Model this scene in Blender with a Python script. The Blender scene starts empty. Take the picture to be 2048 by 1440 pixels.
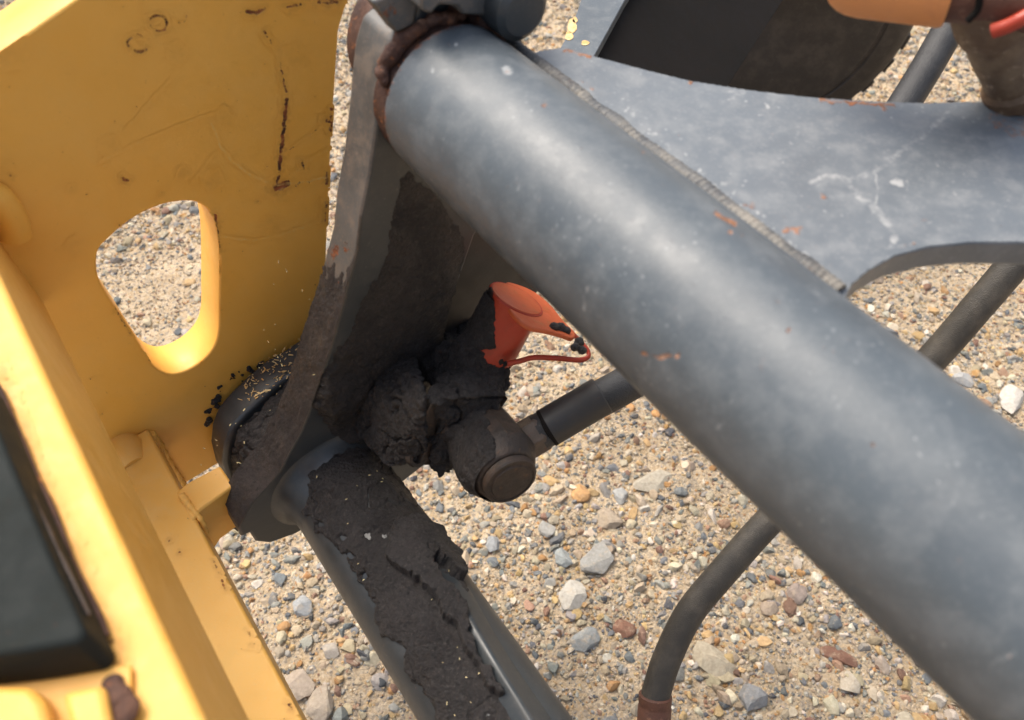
import bpy, bmesh, math, random
import numpy as np
from mathutils import Vector, Matrix
from mathutils.geometry import tessellate_polygon

S = bpy.context.scene
R = math.radians
random.seed(7)
rng = np.random.default_rng(7)

# ------------------------------------------------------------------ camera, sky, sun, exposure
CAMH = 1.15
PITCH = R(37.464)
F = 1577.0
cd = bpy.data.cameras.new('camera')
cam = bpy.data.objects.new('camera', cd)
S.collection.objects.link(cam)
cam.location = (0, 0, CAMH)
cam.rotation_euler = (PITCH, 0, 0)
cd.sensor_width = 36.0
cd.lens = 36.0 * F / 2048.0
cd.clip_start = 0.01
cd.clip_end = 2000
cd.dof.use_dof = True
cd.dof.focus_distance = 0.80
cd.dof.aperture_fstop = 7.0
S.camera = cam

SUN_EL, SUN_AZ = 58.0, 318.0      # azimuth the light comes from, clockwise from +Y
w = bpy.data.worlds.new('World')
S.world = w
w.use_nodes = True
nt = w.node_tree
for n in list(nt.nodes):
    nt.nodes.remove(n)
sky = nt.nodes.new('ShaderNodeTexSky')
sky.sky_type = 'NISHITA'
sky.sun_disc = False
sky.sun_elevation = R(SUN_EL)
sky.sun_rotation = R(SUN_AZ)
sky.air_density = 1.0
sky.dust_density = 4.0
sky.ozone_density = 1.0
bg = nt.nodes.new('ShaderNodeBackground')
bg.inputs['Strength'].default_value = 0.115
wo = nt.nodes.new('ShaderNodeOutputWorld')
# thin overcast: the blue washed out, and brighter overhead than at the horizon (1 + 2 sin h) / 3
hs = nt.nodes.new('ShaderNodeHueSaturation'); hs.inputs['Saturation'].default_value = 0.62
nt.links.new(sky.outputs[0], hs.inputs['Color'])
tco = nt.nodes.new('ShaderNodeTexCoord'); sx = nt.nodes.new('ShaderNodeSeparateXYZ'); nt.links.new(tco.outputs['Generated'], sx.inputs[0])
mr_ = nt.nodes.new('ShaderNodeMapRange'); mr_.inputs['From Min'].default_value = 0; mr_.inputs['From Max'].default_value = 1
mr_.inputs['To Min'].default_value = 0.45; mr_.inputs['To Max'].default_value = 1.5; nt.links.new(sx.outputs['Z'], mr_.inputs['Value'])
mx_ = nt.nodes.new('ShaderNodeMix'); mx_.data_type = 'RGBA'; mx_.blend_type = 'MULTIPLY'; mx_.inputs[0].default_value = 1
nt.links.new(hs.outputs[0], mx_.inputs[6]); nt.links.new(mr_.outputs[0], mx_.inputs[7])
nt.links.new(mx_.outputs[2], bg.inputs['Color'])
nt.links.new(bg.outputs[0], wo.inputs['Surface'])
sd = bpy.data.lights.new('sun', 'SUN')
sd.energy = 1.7
sd.angle = R(40)
sd.color = (1.0, 0.90, 0.76)
sun = bpy.data.objects.new('sun', sd)
S.collection.objects.link(sun)
az = R(SUN_AZ)
sv = Vector((math.sin(az) * math.cos(R(SUN_EL)), math.cos(az) * math.cos(R(SUN_EL)), math.sin(R(SUN_EL))))
sun.rotation_euler = sv.to_track_quat('Z', 'Y').to_euler()
sun.location = (0, 0, 6)
S.view_settings.view_transform = 'Standard'
S.view_settings.look = 'None'
S.view_settings.exposure = 1.08
S.view_settings.gamma = 1.0
S.view_settings.use_curve_mapping = False

# ------------------------------------------------------------------ the machine's own axes
# U runs level along the tubes (away from the photographer), V level across them, W up.
c_, s_ = math.cos(PITCH), math.sin(PITCH)
CR = np.array([1.0, 0, 0]); CU = np.array([0, c_, s_]); CF = np.array([0, s_, -c_])
U = np.array([-0.590541, 0.807008, 0.0]); U /= np.linalg.norm(U)
W = np.array([0, 0, 1.0])
V = np.cross(W, U)
C0 = np.array([0, 0, CAMH])
B = np.array([U, V, W])

def to_world(q):
    return np.asarray(q, float) @ B + C0

def ray(px, py):
    d = CR * ((px - 1024) / F) - CU * ((py - 720) / F) + CF
    return np.array([d @ U, d @ V, d @ W])

def pu(px, py, u):
    r = ray(px, py); return r * (u / r[0])
def pv(px, py, v):
    r = ray(px, py); return r * (v / r[1])
def pw(px, py, w_):
    r = ray(px, py); return r * (w_ / r[2])
def pz(px, py, z):
    return ray(px, py) * z
def cdir(x, y, z):
    """direction given along right, up and towards the photographer"""
    d = CR * x + CU * y - CF * z
    d = np.array([d @ U, d @ V, d @ W]); return d / np.linalg.norm(d)
def project(q):
    d = np.asarray(q) @ B
    z = d @ CF
    return np.stack([1024 + F * (d @ CR) / z, 720 - F * (d @ CU) / z], -1)
def depth(q):
    return (np.asarray(q) @ B) @ CF

# ------------------------------------------------------------------ numpy noise
def _h(ix, iy, iz, seed):
    n = (ix * 374761393 + iy * 668265263 + iz * 2147483647 + seed * 1274126177) & 0xffffffff
    n = ((n ^ (n >> 13)) * 1274126177) & 0xffffffff
    return ((n ^ (n >> 16)) & 0xffff) / 65535.0
def vnoise(p, seed=0):
    p = np.asarray(p, float)
    i = np.floor(p).astype(np.int64); f = p - i; f = f * f * (3 - 2 * f)
    r = 0
    for a in (0, 1):
        for b in (0, 1):
            for c in (0, 1):
                wgt = (f[..., 0] if a else 1 - f[..., 0]) * (f[..., 1] if b else 1 - f[..., 1]) * (f[..., 2] if c else 1 - f[..., 2])
                r = r + wgt * _h(i[..., 0] + a, i[..., 1] + b, i[..., 2] + c, seed)
    return r * 2 - 1
def fbm(p, scale, octs=4, seed=0, gain=0.5):
    p = np.asarray(p, float) * scale
    t = 0; a = 1; s = 0
    for k in range(octs):
        t = t + a * vnoise(p * 2 ** k + 17.3 * k, seed + k); s += a; a *= gain
    return t / s
def sstep(x, a, b):
    t = np.clip((x - a) / (b - a), 0, 1); return t * t * (3 - 2 * t)
def seg_dist(P, poly, closed=False):
    poly = np.asarray(poly, float)
    d = np.full(P.shape[:-1], 1e9)
    n = len(poly)
    for k in range(n if closed else n - 1):
        a = poly[k]; b = poly[(k + 1) % n]; ab = b - a
        t = np.clip(((P - a) @ ab) / max(ab @ ab, 1e-9), 0, 1)
        d = np.minimum(d, np.linalg.norm(P - (a + t[..., None] * ab), axis=-1))
    return d
def in_poly(P, poly):
    poly = np.asarray(poly, float); x = P[..., 0]; y = P[..., 1]
    r = np.zeros(x.shape, bool); n = len(poly)
    for k in range(n):
        x1, y1 = poly[k]; x2, y2 = poly[(k + 1) % n]
        if y1 == y2: continue
        r ^= ((y1 > y) != (y2 > y)) & (x < (x2 - x1) * (y - y1) / (y2 - y1) + x1)
    return r
def sdf(P, poly):
    d = seg_dist(P, poly, True)
    return np.where(in_poly(P, poly), d, -d)
def smooth_line(pts, n=4, closed=False):
    pts = [np.asarray(p, float) for p in pts]; out = []
    N = len(pts)
    for i in range(N if closed else N - 1):
        if closed: p0, p1, p2, p3 = pts[i - 1], pts[i], pts[(i + 1) % N], pts[(i + 2) % N]
        else: p0, p1, p2, p3 = pts[max(i - 1, 0)], pts[i], pts[i + 1], pts[min(i + 2, N - 1)]
        for k in range(n):
            t = k / n
            out.append(0.5 * ((2 * p1) + (-p0 + p2) * t + (2 * p0 - 5 * p1 + 4 * p2 - p3) * t * t + (-p0 + 3 * p1 - 3 * p2 + p3) * t ** 3))
    if not closed: out.append(pts[-1])
    return out

# ------------------------------------------------------------------ object helpers
def empty(name, at, label=None, cat=None, group=None):
    o = bpy.data.objects.new(name, None); S.collection.objects.link(o)
    o.empty_display_size = 0.05
    o.location = Vector(to_world(at))
    tag(o, label, cat, group); return o
def tag(o, label=None, cat=None, group=None, kind=None):
    if label: o['label'] = label
    if cat: o['category'] = cat
    if group: o['group'] = group
    if kind: o['kind'] = kind
def link(name, me, mat, parent=None, world=False):
    o = bpy.data.objects.new(name, me); S.collection.objects.link(o)
    if mat: me.materials.append(mat)
    if parent is not None:
        o.parent = parent
        if not world:
            off = root_loc(parent)
            me.transform(Matrix.Translation(-off))
    return o
def root_loc(o):
    v = Vector((0, 0, 0))
    while o is not None:
        v = v + o.location; o = o.parent
    return v
def raw(verts, faces, smooth=True):
    me = bpy.data.meshes.new('mesh')
    verts = np.asarray(verts, float)
    me.from_pydata(verts.tolist(), [], [list(map(int, f)) for f in faces])
    if smooth: me.polygons.foreach_set('use_smooth', [True] * len(me.polygons))
    me.update(); return me
def fast_mesh(verts, quads, smooth=True):
    verts = np.asarray(verts, np.float32); quads = np.asarray(quads, np.int32)
    k = quads.shape[1]
    me = bpy.data.meshes.new('mesh')
    me.vertices.add(len(verts)); me.vertices.foreach_set('co', verts.ravel())
    me.loops.add(quads.size); me.loops.foreach_set('vertex_index', quads.ravel())
    me.polygons.add(len(quads))
    me.polygons.foreach_set('loop_start', np.arange(len(quads), dtype=np.int32) * k)
    me.polygons.foreach_set('use_smooth', np.full(len(quads), smooth))
    me.update(calc_edges=True); me.validate()
    return me
def attr(me, name, vals):
    a = me.attributes.new(name, 'FLOAT', 'POINT'); a.data.foreach_set('value', np.asarray(vals, np.float32).ravel())
def col_attr(me, name, cols):
    a = me.color_attributes.new(name, 'FLOAT_COLOR', 'POINT'); a.data.foreach_set('color', np.asarray(cols, np.float32).ravel())
def bevel(o, wdt=0.002, seg=2, ang=35):
    m = o.modifiers.new('bevel', 'BEVEL'); m.width = wdt; m.segments = seg; m.limit_method = 'ANGLE'; m.angle_limit = R(ang)
    m.harden_normals = False
    return o
def auto_smooth(me, ang=35):
    me.polygons.foreach_set('use_smooth', [True] * len(me.polygons))
    bm = bmesh.new(); bm.from_mesh(me)
    for e in bm.edges:
        if len(e.link_faces) == 2 and e.calc_face_angle(0) > R(ang): e.smooth = False
        elif len(e.link_faces) != 2: e.smooth = False
    bm.to_mesh(me); bm.free()
def prism(name, outline, vec, mat, parent=None, holes=(), bev=0.0015, seg=2):
    """solid plate: an outline (points in the machine's axes) given thickness along vec"""
    loops = [[np.asarray(p, float) for p in outline]] + [[np.asarray(p, float) for p in h] for h in holes]
    vec = np.asarray(vec, float)
    flat = [p for l in loops for p in l]; n = len(flat)
    verts = np.array(flat + [p + vec for p in flat])
    tris = tessellate_polygon([[Vector(p) for p in l] for l in loops])
    faces = []
    for t in tris:
        faces.append(tuple(t)); faces.append(tuple(n + i for i in reversed(t)))
    k = 0
    for l in loops:
        m = len(l)
        for i in range(m):
            a = k + i; b = k + (i + 1) % m
            faces.append((a, b, b + n, a + n))
        k += m
    me = raw(to_world(verts), faces)
    bm = bmesh.new(); bm.from_mesh(me)
    bmesh.ops.recalc_face_normals(bm, faces=bm.faces)
    if not holes:
        bmesh.ops.dissolve_limit(bm, angle_limit=R(1), verts=bm.verts, edges=[e for e in bm.edges if len(e.link_faces) == 2 and e.calc_face_angle(0) < R(0.5)])
    bm.to_mesh(me); bm.free()
    auto_smooth(me, 30)
    o = link(name, me, mat, parent)
    if bev: bevel(o, bev, seg)
    return o
def slotted_plate(name, outline, vec, mat, parent, holes, cf=0.002):
    """plate with openings; every cut edge rounded over by hand"""
    loops = [[np.asarray(p, float) for p in outline]] + [[np.asarray(p, float) for p in h] for h in holes]
    vec = np.asarray(vec, float); dn = vec / np.linalg.norm(vec); T = np.linalg.norm(vec)
    verts = []; faces = []; fronts = []; backs = []
    for li, l in enumerate(loops):
        L = np.array(l); m = len(L)
        area = sum(np.dot(np.cross(L[i], L[(i + 1) % m]), dn) for i in range(m))
        t = np.roll(L, -1, 0) - np.roll(L, 1, 0); t /= np.linalg.norm(t, axis=1)[:, None]
        inn = np.cross(dn, t) * np.sign(area)            # into the loop's own area
        if li > 0: inn = -inn                             # for an opening the metal is outside
        rings = [(cf, 0), (cf * .3, cf * .3), (0, cf), (0, T - cf), (cf, T)]
        base = len(verts)
        for ins, dep in rings: verts.extend(L + inn * ins + dn * dep)
        for k in range(len(rings) - 1):
            for i in range(m):
                j = (i + 1) % m
                faces.append((base + k * m + i, base + k * m + j, base + (k + 1) * m + j, base + (k + 1) * m + i))
        fronts.append(list(range(base, base + m))); backs.append(list(range(base + 4 * m, base + 5 * m)))
    for grp in (fronts, backs):
        idx = [i for g_ in grp for i in g_]
        for tr in tessellate_polygon([[Vector(verts[i]) for i in g_] for g_ in grp]): faces.append(tuple(idx[i] for i in tr))
    me = raw(to_world(np.array(verts)), faces)
    bm = bmesh.new(); bm.from_mesh(me); bmesh.ops.recalc_face_normals(bm, faces=bm.faces); bm.to_mesh(me); bm.free()
    bm = bmesh.new(); bm.from_mesh(me)
    for f in bm.faces: f.smooth = len(f.verts) == 4
    bm.to_mesh(me); bm.free()
    return link(name, me, mat, parent)
def lathe_grid(p0, d, prof, ns, nth):
    x, y, d = frame_of(d); p0 = np.asarray(p0, float); prof = np.array(prof, float)
    L = np.r_[0, np.cumsum(np.hypot(*np.diff(prof, axis=0).T))]; q = np.linspace(0, L[-1], ns)
    s = np.interp(q, L, prof[:, 0]); r = np.interp(q, L, prof[:, 1])
    ds = np.gradient(s); dr = np.gradient(r); ln = np.hypot(ds, dr); nr_, ns_ = ds / ln, -dr / ln
    th = np.linspace(0, 2 * math.pi, nth)
    ring = np.cos(th)[:, None] * x + np.sin(th)[:, None] * y
    P = p0 + d * s[:, None, None] + ring[None] * r[:, None, None]
    N = ring[None] * nr_[:, None, None] + d * ns_[:, None, None]
    return P, N
def frame_of(d):
    d = np.asarray(d, float) / np.linalg.norm(d)
    a = np.array([0, 0, 1.0]) if abs(d[2]) < 0.9 else np.array([1.0, 0, 0])
    x = np.cross(a, d); x /= np.linalg.norm(x); return x, np.cross(d, x), d
def lathe_mesh(p0, d, prof, n=48, cap=True, phase=0.0):
    """prof: (distance along d, radius)"""
    x, y, d = frame_of(d); p0 = np.asarray(p0, float)
    vs = []; th = np.arange(n) * 2 * math.pi / n + phase
    ring = np.cos(th)[:, None] * x + np.sin(th)[:, None] * y
    for s, r in prof: vs.append(p0 + d * s + ring * r)
    vs = np.concatenate(vs); fs = []
    for k in range(len(prof) - 1):
        for i in range(n):
            j = (i + 1) % n
            fs.append((k * n + i, k * n + j, (k + 1) * n + j, (k + 1) * n + i))
    if cap:
        fs.append(tuple(range(n - 1, -1, -1))); fs.append(tuple((len(prof) - 1) * n + i for i in range(n)))
    me = raw(to_world(vs), fs); auto_smooth(me, 28); return me
def lathe(name, p0, d, prof, mat, parent=None, n=48, phase=0.0, bev=0):
    o = link(name, lathe_mesh(p0, d, prof, n, True, phase), mat, parent)
    if bev: bevel(o, bev, 2)
    return o
def sweep(name, path, rad, mat, parent=None, n=32, wob=0.0, flat=1.0, seed=3):
    path = np.array([np.asarray(p, float) for p in path]); m = len(path)
    rad = np.broadcast_to(np.asarray(rad, float), (m,))
    t = np.gradient(path, axis=0); t /= np.linalg.norm(t, axis=1)[:, None]
    x, y, _ = frame_of(t[0]); vs = []
    th = np.arange(n) * 2 * math.pi / n
    for k in range(m):
        x = x - t[k] * (x @ t[k]); x /= np.linalg.norm(x); y = np.cross(t[k], x)
        vs.append(path[k] + (np.cos(th)[:, None] * x + np.sin(th)[:, None] * y * flat) * rad[k])
    vs = np.concatenate(vs)
    if wob:
        c = np.repeat(path, n, 0); nn = vs - c; nn /= np.linalg.norm(nn, axis=1)[:, None]
        vs = vs + nn * (fbm(vs, 60, 3, seed) * wob)[:, None]
    fs = [(k * n + i, k * n + (i + 1) % n, (k + 1) * n + (i + 1) % n, (k + 1) * n + i) for k in range(m - 1) for i in range(n)]
    fs.append(tuple(range(n - 1, -1, -1))); fs.append(tuple((m - 1) * n + i for i in range(n)))
    me = raw(to_world(vs), fs); auto_smooth(me, 50)
    return link(name, me, mat, parent)
def skin(name, P, N, hgt, keep, mat, parent=None, extra=None, smooth=True):
    """relief sheet over a surface: P,N grids (a,b,3), height grid, faces kept where keep is true"""
    a, b = hgt.shape
    Q = P + N * hgt[..., None]
    idx = np.arange(a * b).reshape(a, b)
    q = np.stack([idx[:-1, :-1], idx[1:, :-1], idx[1:, 1:], idx[:-1, 1:]], -1).reshape(-1, 4)
    kf = (keep[:-1, :-1] | keep[1:, :-1] | keep[1:, 1:] | keep[:-1, 1:]).reshape(-1)
    q = q[kf]
    used, inv = np.unique(q, return_inverse=True)
    q = inv.reshape(q.shape)
    me = fast_mesh(to_world(Q.reshape(-1, 3)[used]), q, smooth)
    for k, v in (extra or {}).items(): attr(me, k, v.reshape(-1)[used])
    return link(name, me, mat, parent)
def voxelise(bm, size, smooth_it=0):
    me = bpy.data.meshes.new('tmp'); bm.to_mesh(me); bm.free()
    o = bpy.data.objects.new('tmp', me); S.collection.objects.link(o)
    m = o.modifiers.new('r', 'REMESH'); m.mode = 'VOXEL'; m.voxel_size = size
    if smooth_it:
        m2 = o.modifiers.new('s', 'SMOOTH'); m2.iterations = smooth_it; m2.factor = 0.5
    dg = bpy.context.evaluated_depsgraph_get(); dg.update()
    out = bpy.data.meshes.new_from_object(o.evaluated_get(dg), depsgraph=dg)
    bpy.data.objects.remove(o); bpy.data.meshes.remove(me)
    return out
def get_co(me):
    a = np.empty(len(me.vertices) * 3, np.float32); me.vertices.foreach_get('co', a); return a.reshape(-1, 3).astype(float)
def get_no(me):
    a = np.empty(len(me.vertices) * 3, np.float32); me.vertex_normals.foreach_get('vector', a); return a.reshape(-1, 3).astype(float)
def crumble(me, big=0.004, fine=0.0012, seed=1, cracks=0.0):
    co = get_co(me); no = get_no(me)
    h = fbm(co, 28, 3, seed) * big + fbm(co, 180, 4, seed + 9, 0.7) * fine
    if cracks:
        c = np.abs(fbm(co, 32, 3, seed + 30))
        h -= cracks * (1 - sstep(c, 0.0, 0.06))
    co = co + no * h[:, None]
    me.vertices.foreach_set('co', co.astype(np.float32).ravel())
    me.polygons.foreach_set('use_smooth', [True] * len(me.polygons)); me.update()
def add_ball(bm, c, rx, ry=None, rz=None, d=(0, 0, 1), sub=3):
    ry = ry or rx; rz = rz or rx
    x, y, z = frame_of(np.array(d, float) @ np.eye(3))
    x, y, z = [np.array(k) @ B for k in (x, y, z)]
    Mx = Matrix([[x[i] * rx, y[i] * ry, z[i] * rz, to_world(c)[i]] for i in range(3)] + [[0, 0, 0, 1]])
    bmesh.ops.create_icosphere(bm, subdivisions=sub, radius=1, matrix=Mx)
def add_mesh(bm, me):
    bm.from_mesh(me); bpy.data.meshes.remove(me)
def add_hull(bm, pts):
    t = bmesh.new()
    for p in pts: t.verts.new(Vector(to_world(p)))
    bmesh.ops.convex_hull(t, input=t.verts)
    me = bpy.data.meshes.new('h'); t.to_mesh(me); t.free(); add_mesh(bm, me)

# ------------------------------------------------------------------ materials
class NM:
    def __init__(s, name):
        s.m = bpy.data.materials.new(name); s.m.use_nodes = True; s.t = s.m.node_tree
        s.bsdf = s.t.nodes['Principled BSDF']; s.geo = s.n('ShaderNodeNewGeometry'); s.pos = s.geo.outputs['Position']
    def n(s, ty, **k):
        o = s.t.nodes.new(ty)
        for a, b in k.items(): setattr(o, a, b)
        return o
    def l(s, a, b): s.t.links.new(a, b)
    def mapped(s, scale=(1, 1, 1), rot=(0, 0, 0)):
        m = s.n('ShaderNodeMapping'); m.inputs['Scale'].default_value = scale; m.inputs['Rotation'].default_value = rot
        s.l(s.pos, m.inputs['Vector']); return m.outputs[0]
    def noise(s, scale, detail=4, rough=0.55, vec=None, dist=0.0):
        n = s.n('ShaderNodeTexNoise'); n.inputs['Scale'].default_value = scale; n.inputs['Detail'].default_value = detail
        n.inputs['Roughness'].default_value = rough; n.inputs['Distortion'].default_value = dist
        s.l(vec if vec is not None else s.pos, n.inputs['Vector']); return n.outputs[0]
    def voro(s, scale, feature='F1', vec=None, out=0):
        n = s.n('ShaderNodeTexVoronoi'); n.feature = feature; n.inputs['Scale'].default_value = scale
        s.l(vec if vec is not None else s.pos, n.inputs['Vector']); return n.outputs[out]
    def ramp(s, fac, a, b, ca=0.0, cb=1.0):
        n = s.n('ShaderNodeMapRange'); n.interpolation_type = 'SMOOTHSTEP'
        n.inputs['From Min'].default_value = a; n.inputs['From Max'].default_value = b
        n.inputs['To Min'].default_value = ca; n.inputs['To Max'].default_value = cb
        s.l(fac, n.inputs['Value']); return n.outputs[0]
    def math(s, op, a, b=None):
        n = s.n('ShaderNodeMath'); n.operation = op
        for i, x in enumerate((a, b)):
            if x is None: continue
            if isinstance(x, (int, float)): n.inputs[i].default_value = x
            else: s.l(x, n.inputs[i])
        return n.outputs[0]
    def mix(s, fac, a, b):
        n = s.n('ShaderNodeMix'); n.data_type = 'RGBA'
        if isinstance(fac, (int, float)): n.inputs[0].default_value = fac
        else: s.l(fac, n.inputs[0])
        for i, x in ((6, a), (7, b)):
            if isinstance(x, tuple): n.inputs[i].default_value = (*x, 1)
            else: s.l(x, n.inputs[i])
        return n.outputs[2]
    def attr(s, name):
        n = s.n('ShaderNodeAttribute'); n.attribute_name = name; return n
    def color(s, x): 
        if isinstance(x, tuple): s.bsdf.inputs['Base Color'].default_value = (*x, 1)
        else: s.l(x, s.bsdf.inputs['Base Color'])
    def rough(s, x):
        if isinstance(x, (int, float)): s.bsdf.inputs['Roughness'].default_value = x
        else: s.l(x, s.bsdf.inputs['Roughness'])
    def bump(s, hgt, dist=0.001, strength=1.0, prev=None):
        n = s.n('ShaderNodeBump'); n.inputs['Distance'].default_value = dist; n.inputs['Strength'].default_value = strength
        s.l(hgt, n.inputs['Height'])
        if prev is not None: s.l(prev, n.inputs['Normal'])
        s.l(n.outputs[0], s.bsdf.inputs['Normal']); return n.outputs[0]

RUST_D, RUST_O = (0.045, 0.016, 0.008), (0.30, 0.085, 0.022)

def paint(name, base, dark, dust, dust_amt, rough, specks=0.5, scratch=0.0, rust_noise=0.0, metal=0.0):
    k = NM(name)
    big = k.noise(9, 5, 0.6); mid = k.noise(60, 5, 0.65); fine = k.noise(420, 3, 0.6)
    c = k.mix(k.ramp(big, 0.3, 0.75), dark, base)
    c = k.mix(k.math('MULTIPLY', k.ramp(mid, 0.42, 0.72), dust_amt), c, dust)
    c = k.mix(k.math('MULTIPLY', k.ramp(fine, 0.5, 0.8), dust_amt * 0.9), c, dust)
    sp = k.voro(160); sm = k.noise(22, 3)
    spm = k.math('MULTIPLY', k.ramp(sp, 0.10, 0.22, 1, 0), k.ramp(sm, 0.52, 0.66))
    c = k.mix(k.math('MULTIPLY', spm, specks), c, tuple(min(1, d * 1.3) for d in dust))
    hl = k.attr('halo').outputs['Fac']
    c = k.mix(k.math('MULTIPLY', hl, k.ramp(mid, 0.25, 0.7, 0.4, 1.0)), c, (0.36, 0.15, 0.018))
    a = k.attr('rust').outputs['Fac']
    rn = k.noise(260, 4, 0.7)
    ra = k.ramp(k.math('ADD', a, k.math('MULTIPLY', k.math('SUBTRACT', rn, 0.5), 2.2)), 0.30, 0.95)
    if rust_noise:
        rr = k.math('MULTIPLY', k.ramp(k.noise(34, 6, 0.75), 0.60, 0.66), rust_noise)
        ra = k.math('MAXIMUM', ra, rr)
    rc = k.mix(k.ramp(k.noise(120, 4, 0.6), 0.35, 0.7), RUST_D, RUST_O)
    o = k.attr('tint').outputs['Fac']        # 1 = fresh orange rust
    rc = k.mix(k.math('MULTIPLY', o, 0.9), rc, (0.32, 0.15, 0.075))
    c = k.mix(ra, c, rc)
    l_ = k.attr('pale').outputs['Fac']
    la = k.math('MULTIPLY', k.ramp(k.math('ADD', l_, k.math('MULTIPLY', k.math('SUBTRACT', fine, 0.5), 0.8)), 0.15, 0.9), 0.85)
    c = k.mix(la, c, dust)
    k.color(c)
    r = k.ramp(mid, 0.3, 0.75, rough - 0.06, rough + 0.14)
    k.rough(k.math('MAXIMUM', r, k.math('MULTIPLY', k.math('MAXIMUM', ra, la), 0.85)))
    k.bsdf.inputs['Metallic'].default_value = metal
    hh = k.math('ADD', k.math('MULTIPLY', k.noise(90, 3), 0.25), k.math('MULTIPLY', k.math('MULTIPLY', ra, rn), 1.2))
    hh = k.math('ADD', hh, k.math('MULTIPLY', fine, 0.12))
    k.bump(hh, 0.0009, 0.7)
    return k.m

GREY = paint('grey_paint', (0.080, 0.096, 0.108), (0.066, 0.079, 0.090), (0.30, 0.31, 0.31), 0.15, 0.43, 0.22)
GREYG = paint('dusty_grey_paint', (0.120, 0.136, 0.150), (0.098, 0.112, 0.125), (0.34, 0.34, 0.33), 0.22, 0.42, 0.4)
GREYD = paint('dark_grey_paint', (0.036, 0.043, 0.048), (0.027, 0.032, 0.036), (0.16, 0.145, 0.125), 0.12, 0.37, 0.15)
WELD = paint('gritty_weld_paint', (0.085, 0.088, 0.09), (0.05, 0.05, 0.05), (0.30, 0.27, 0.22), 0.55, 0.6, 0.8, rust_noise=0.5)
GREYR = paint('worn_grey_paint', (0.100, 0.106, 0.108), (0.070, 0.068, 0.064), (0.24, 0.18, 0.13), 0.45, 0.5, 0.3, rust_noise=0.9)
GREYB = paint('olive_grey_paint', (0.020, 0.025, 0.023), (0.012, 0.015, 0.014), (0.05, 0.042, 0.03), 0.12, 0.75, 0.1)
GREYB.node_tree.nodes['Principled BSDF'].inputs['Specular IOR Level'].default_value = 0.18
YEL = paint('yellow_paint', (0.80, 0.44, 0.085), (0.77, 0.40, 0.062), (0.70, 0.48, 0.16), 0.10, 0.45, 0.1)
YELB = paint('worn_yellow_paint', (0.76, 0.42, 0.088), (0.72, 0.37, 0.062), (0.66, 0.46, 0.19), 0.18, 0.52, 0.1)
STEELD = paint('dark_steel', (0.030, 0.029, 0.028), (0.022, 0.021, 0.020), (0.10, 0.08, 0.06), 0.12, 0.5, 0.4)
BLACKP = paint('black_paint', (0.010, 0.008, 0.007), (0.007, 0.006, 0.005), (0.03, 0.024, 0.018), 0.12, 0.8, 0.1)
BLACKP.node_tree.nodes['Principled BSDF'].inputs['Specular IOR Level'].default_value = 0.15

def rusty(name, c1, c2, c3, rough=0.8):
    k = NM(name)
    c = k.mix(k.ramp(k.noise(45, 6, 0.7), 0.35, 0.65), c1, c2)
    c = k.mix(k.ramp(k.noise(150, 5, 0.7), 0.58, 0.72), c, c3)
    k.color(c); k.rough(k.ramp(k.noise(60, 3), 0.3, 0.7, rough - 0.15, rough + 0.1))
    k.bump(k.noise(240, 6, 0.7), 0.0014, 0.8); return k.m
RUST = rusty('rusted_steel', (0.045, 0.02, 0.014), (0.10, 0.042, 0.022), (0.33, 0.11, 0.03))
RUSTD = rusty('dark_rusted_steel', (0.022, 0.017, 0.014), (0.05, 0.032, 0.022), (0.11, 0.06, 0.03), 0.6)
RUSTM = rusty('brown_steel', (0.075, 0.055, 0.042), (0.11, 0.08, 0.06), (0.13, 0.05, 0.035), 0.5)
FERR = rusty('rusted_ferrule', (0.13, 0.05, 0.028), (0.09, 0.035, 0.02), (0.25, 0.12, 0.07), 0.6)
BRASS = rusty('stained_fitting', (0.20, 0.13, 0.075), (0.11, 0.06, 0.03), (0.42, 0.30, 0.20), 0.5)

def mud(name, c1, c2, c3):
    k = NM(name)
    c = k.mix(k.ramp(k.noise(30, 5, 0.65), 0.35, 0.7), c1, c2)
    c = k.mix(k.math('MULTIPLY', k.ramp(k.noise(420, 4, 0.75), 0.52, 0.76), 0.50), c, c3)
    c = k.mix(k.math('MULTIPLY', k.ramp(k.noise(230, 4, 0.7), 0.54, 0.66), 0.8), c, tuple(v * .25 for v in c1))
    k.color(c); k.rough(k.ramp(k.noise(35, 3), 0.35, 0.68, 0.34, 0.9))
    k.bsdf.inputs['Specular IOR Level'].default_value = 0.5
    fib = k.noise(380, 4, 0.75, dist=0.8)
    h = k.math('ADD', k.noise(170, 6, 0.75), k.math('MULTIPLY', fib, 0.6))
    k.bump(h, 0.0034, 1.0); return k.m
MUD = mud('dried_greasy_dirt', (0.0165, 0.0145, 0.0145), (0.029, 0.0250, 0.0245), (0.13, 0.108, 0.098))
MUDB = mud('brown_dried_dirt', (0.030, 0.0235, 0.021), (0.052, 0.041, 0.036), (0.13, 0.10, 0.082))

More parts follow.
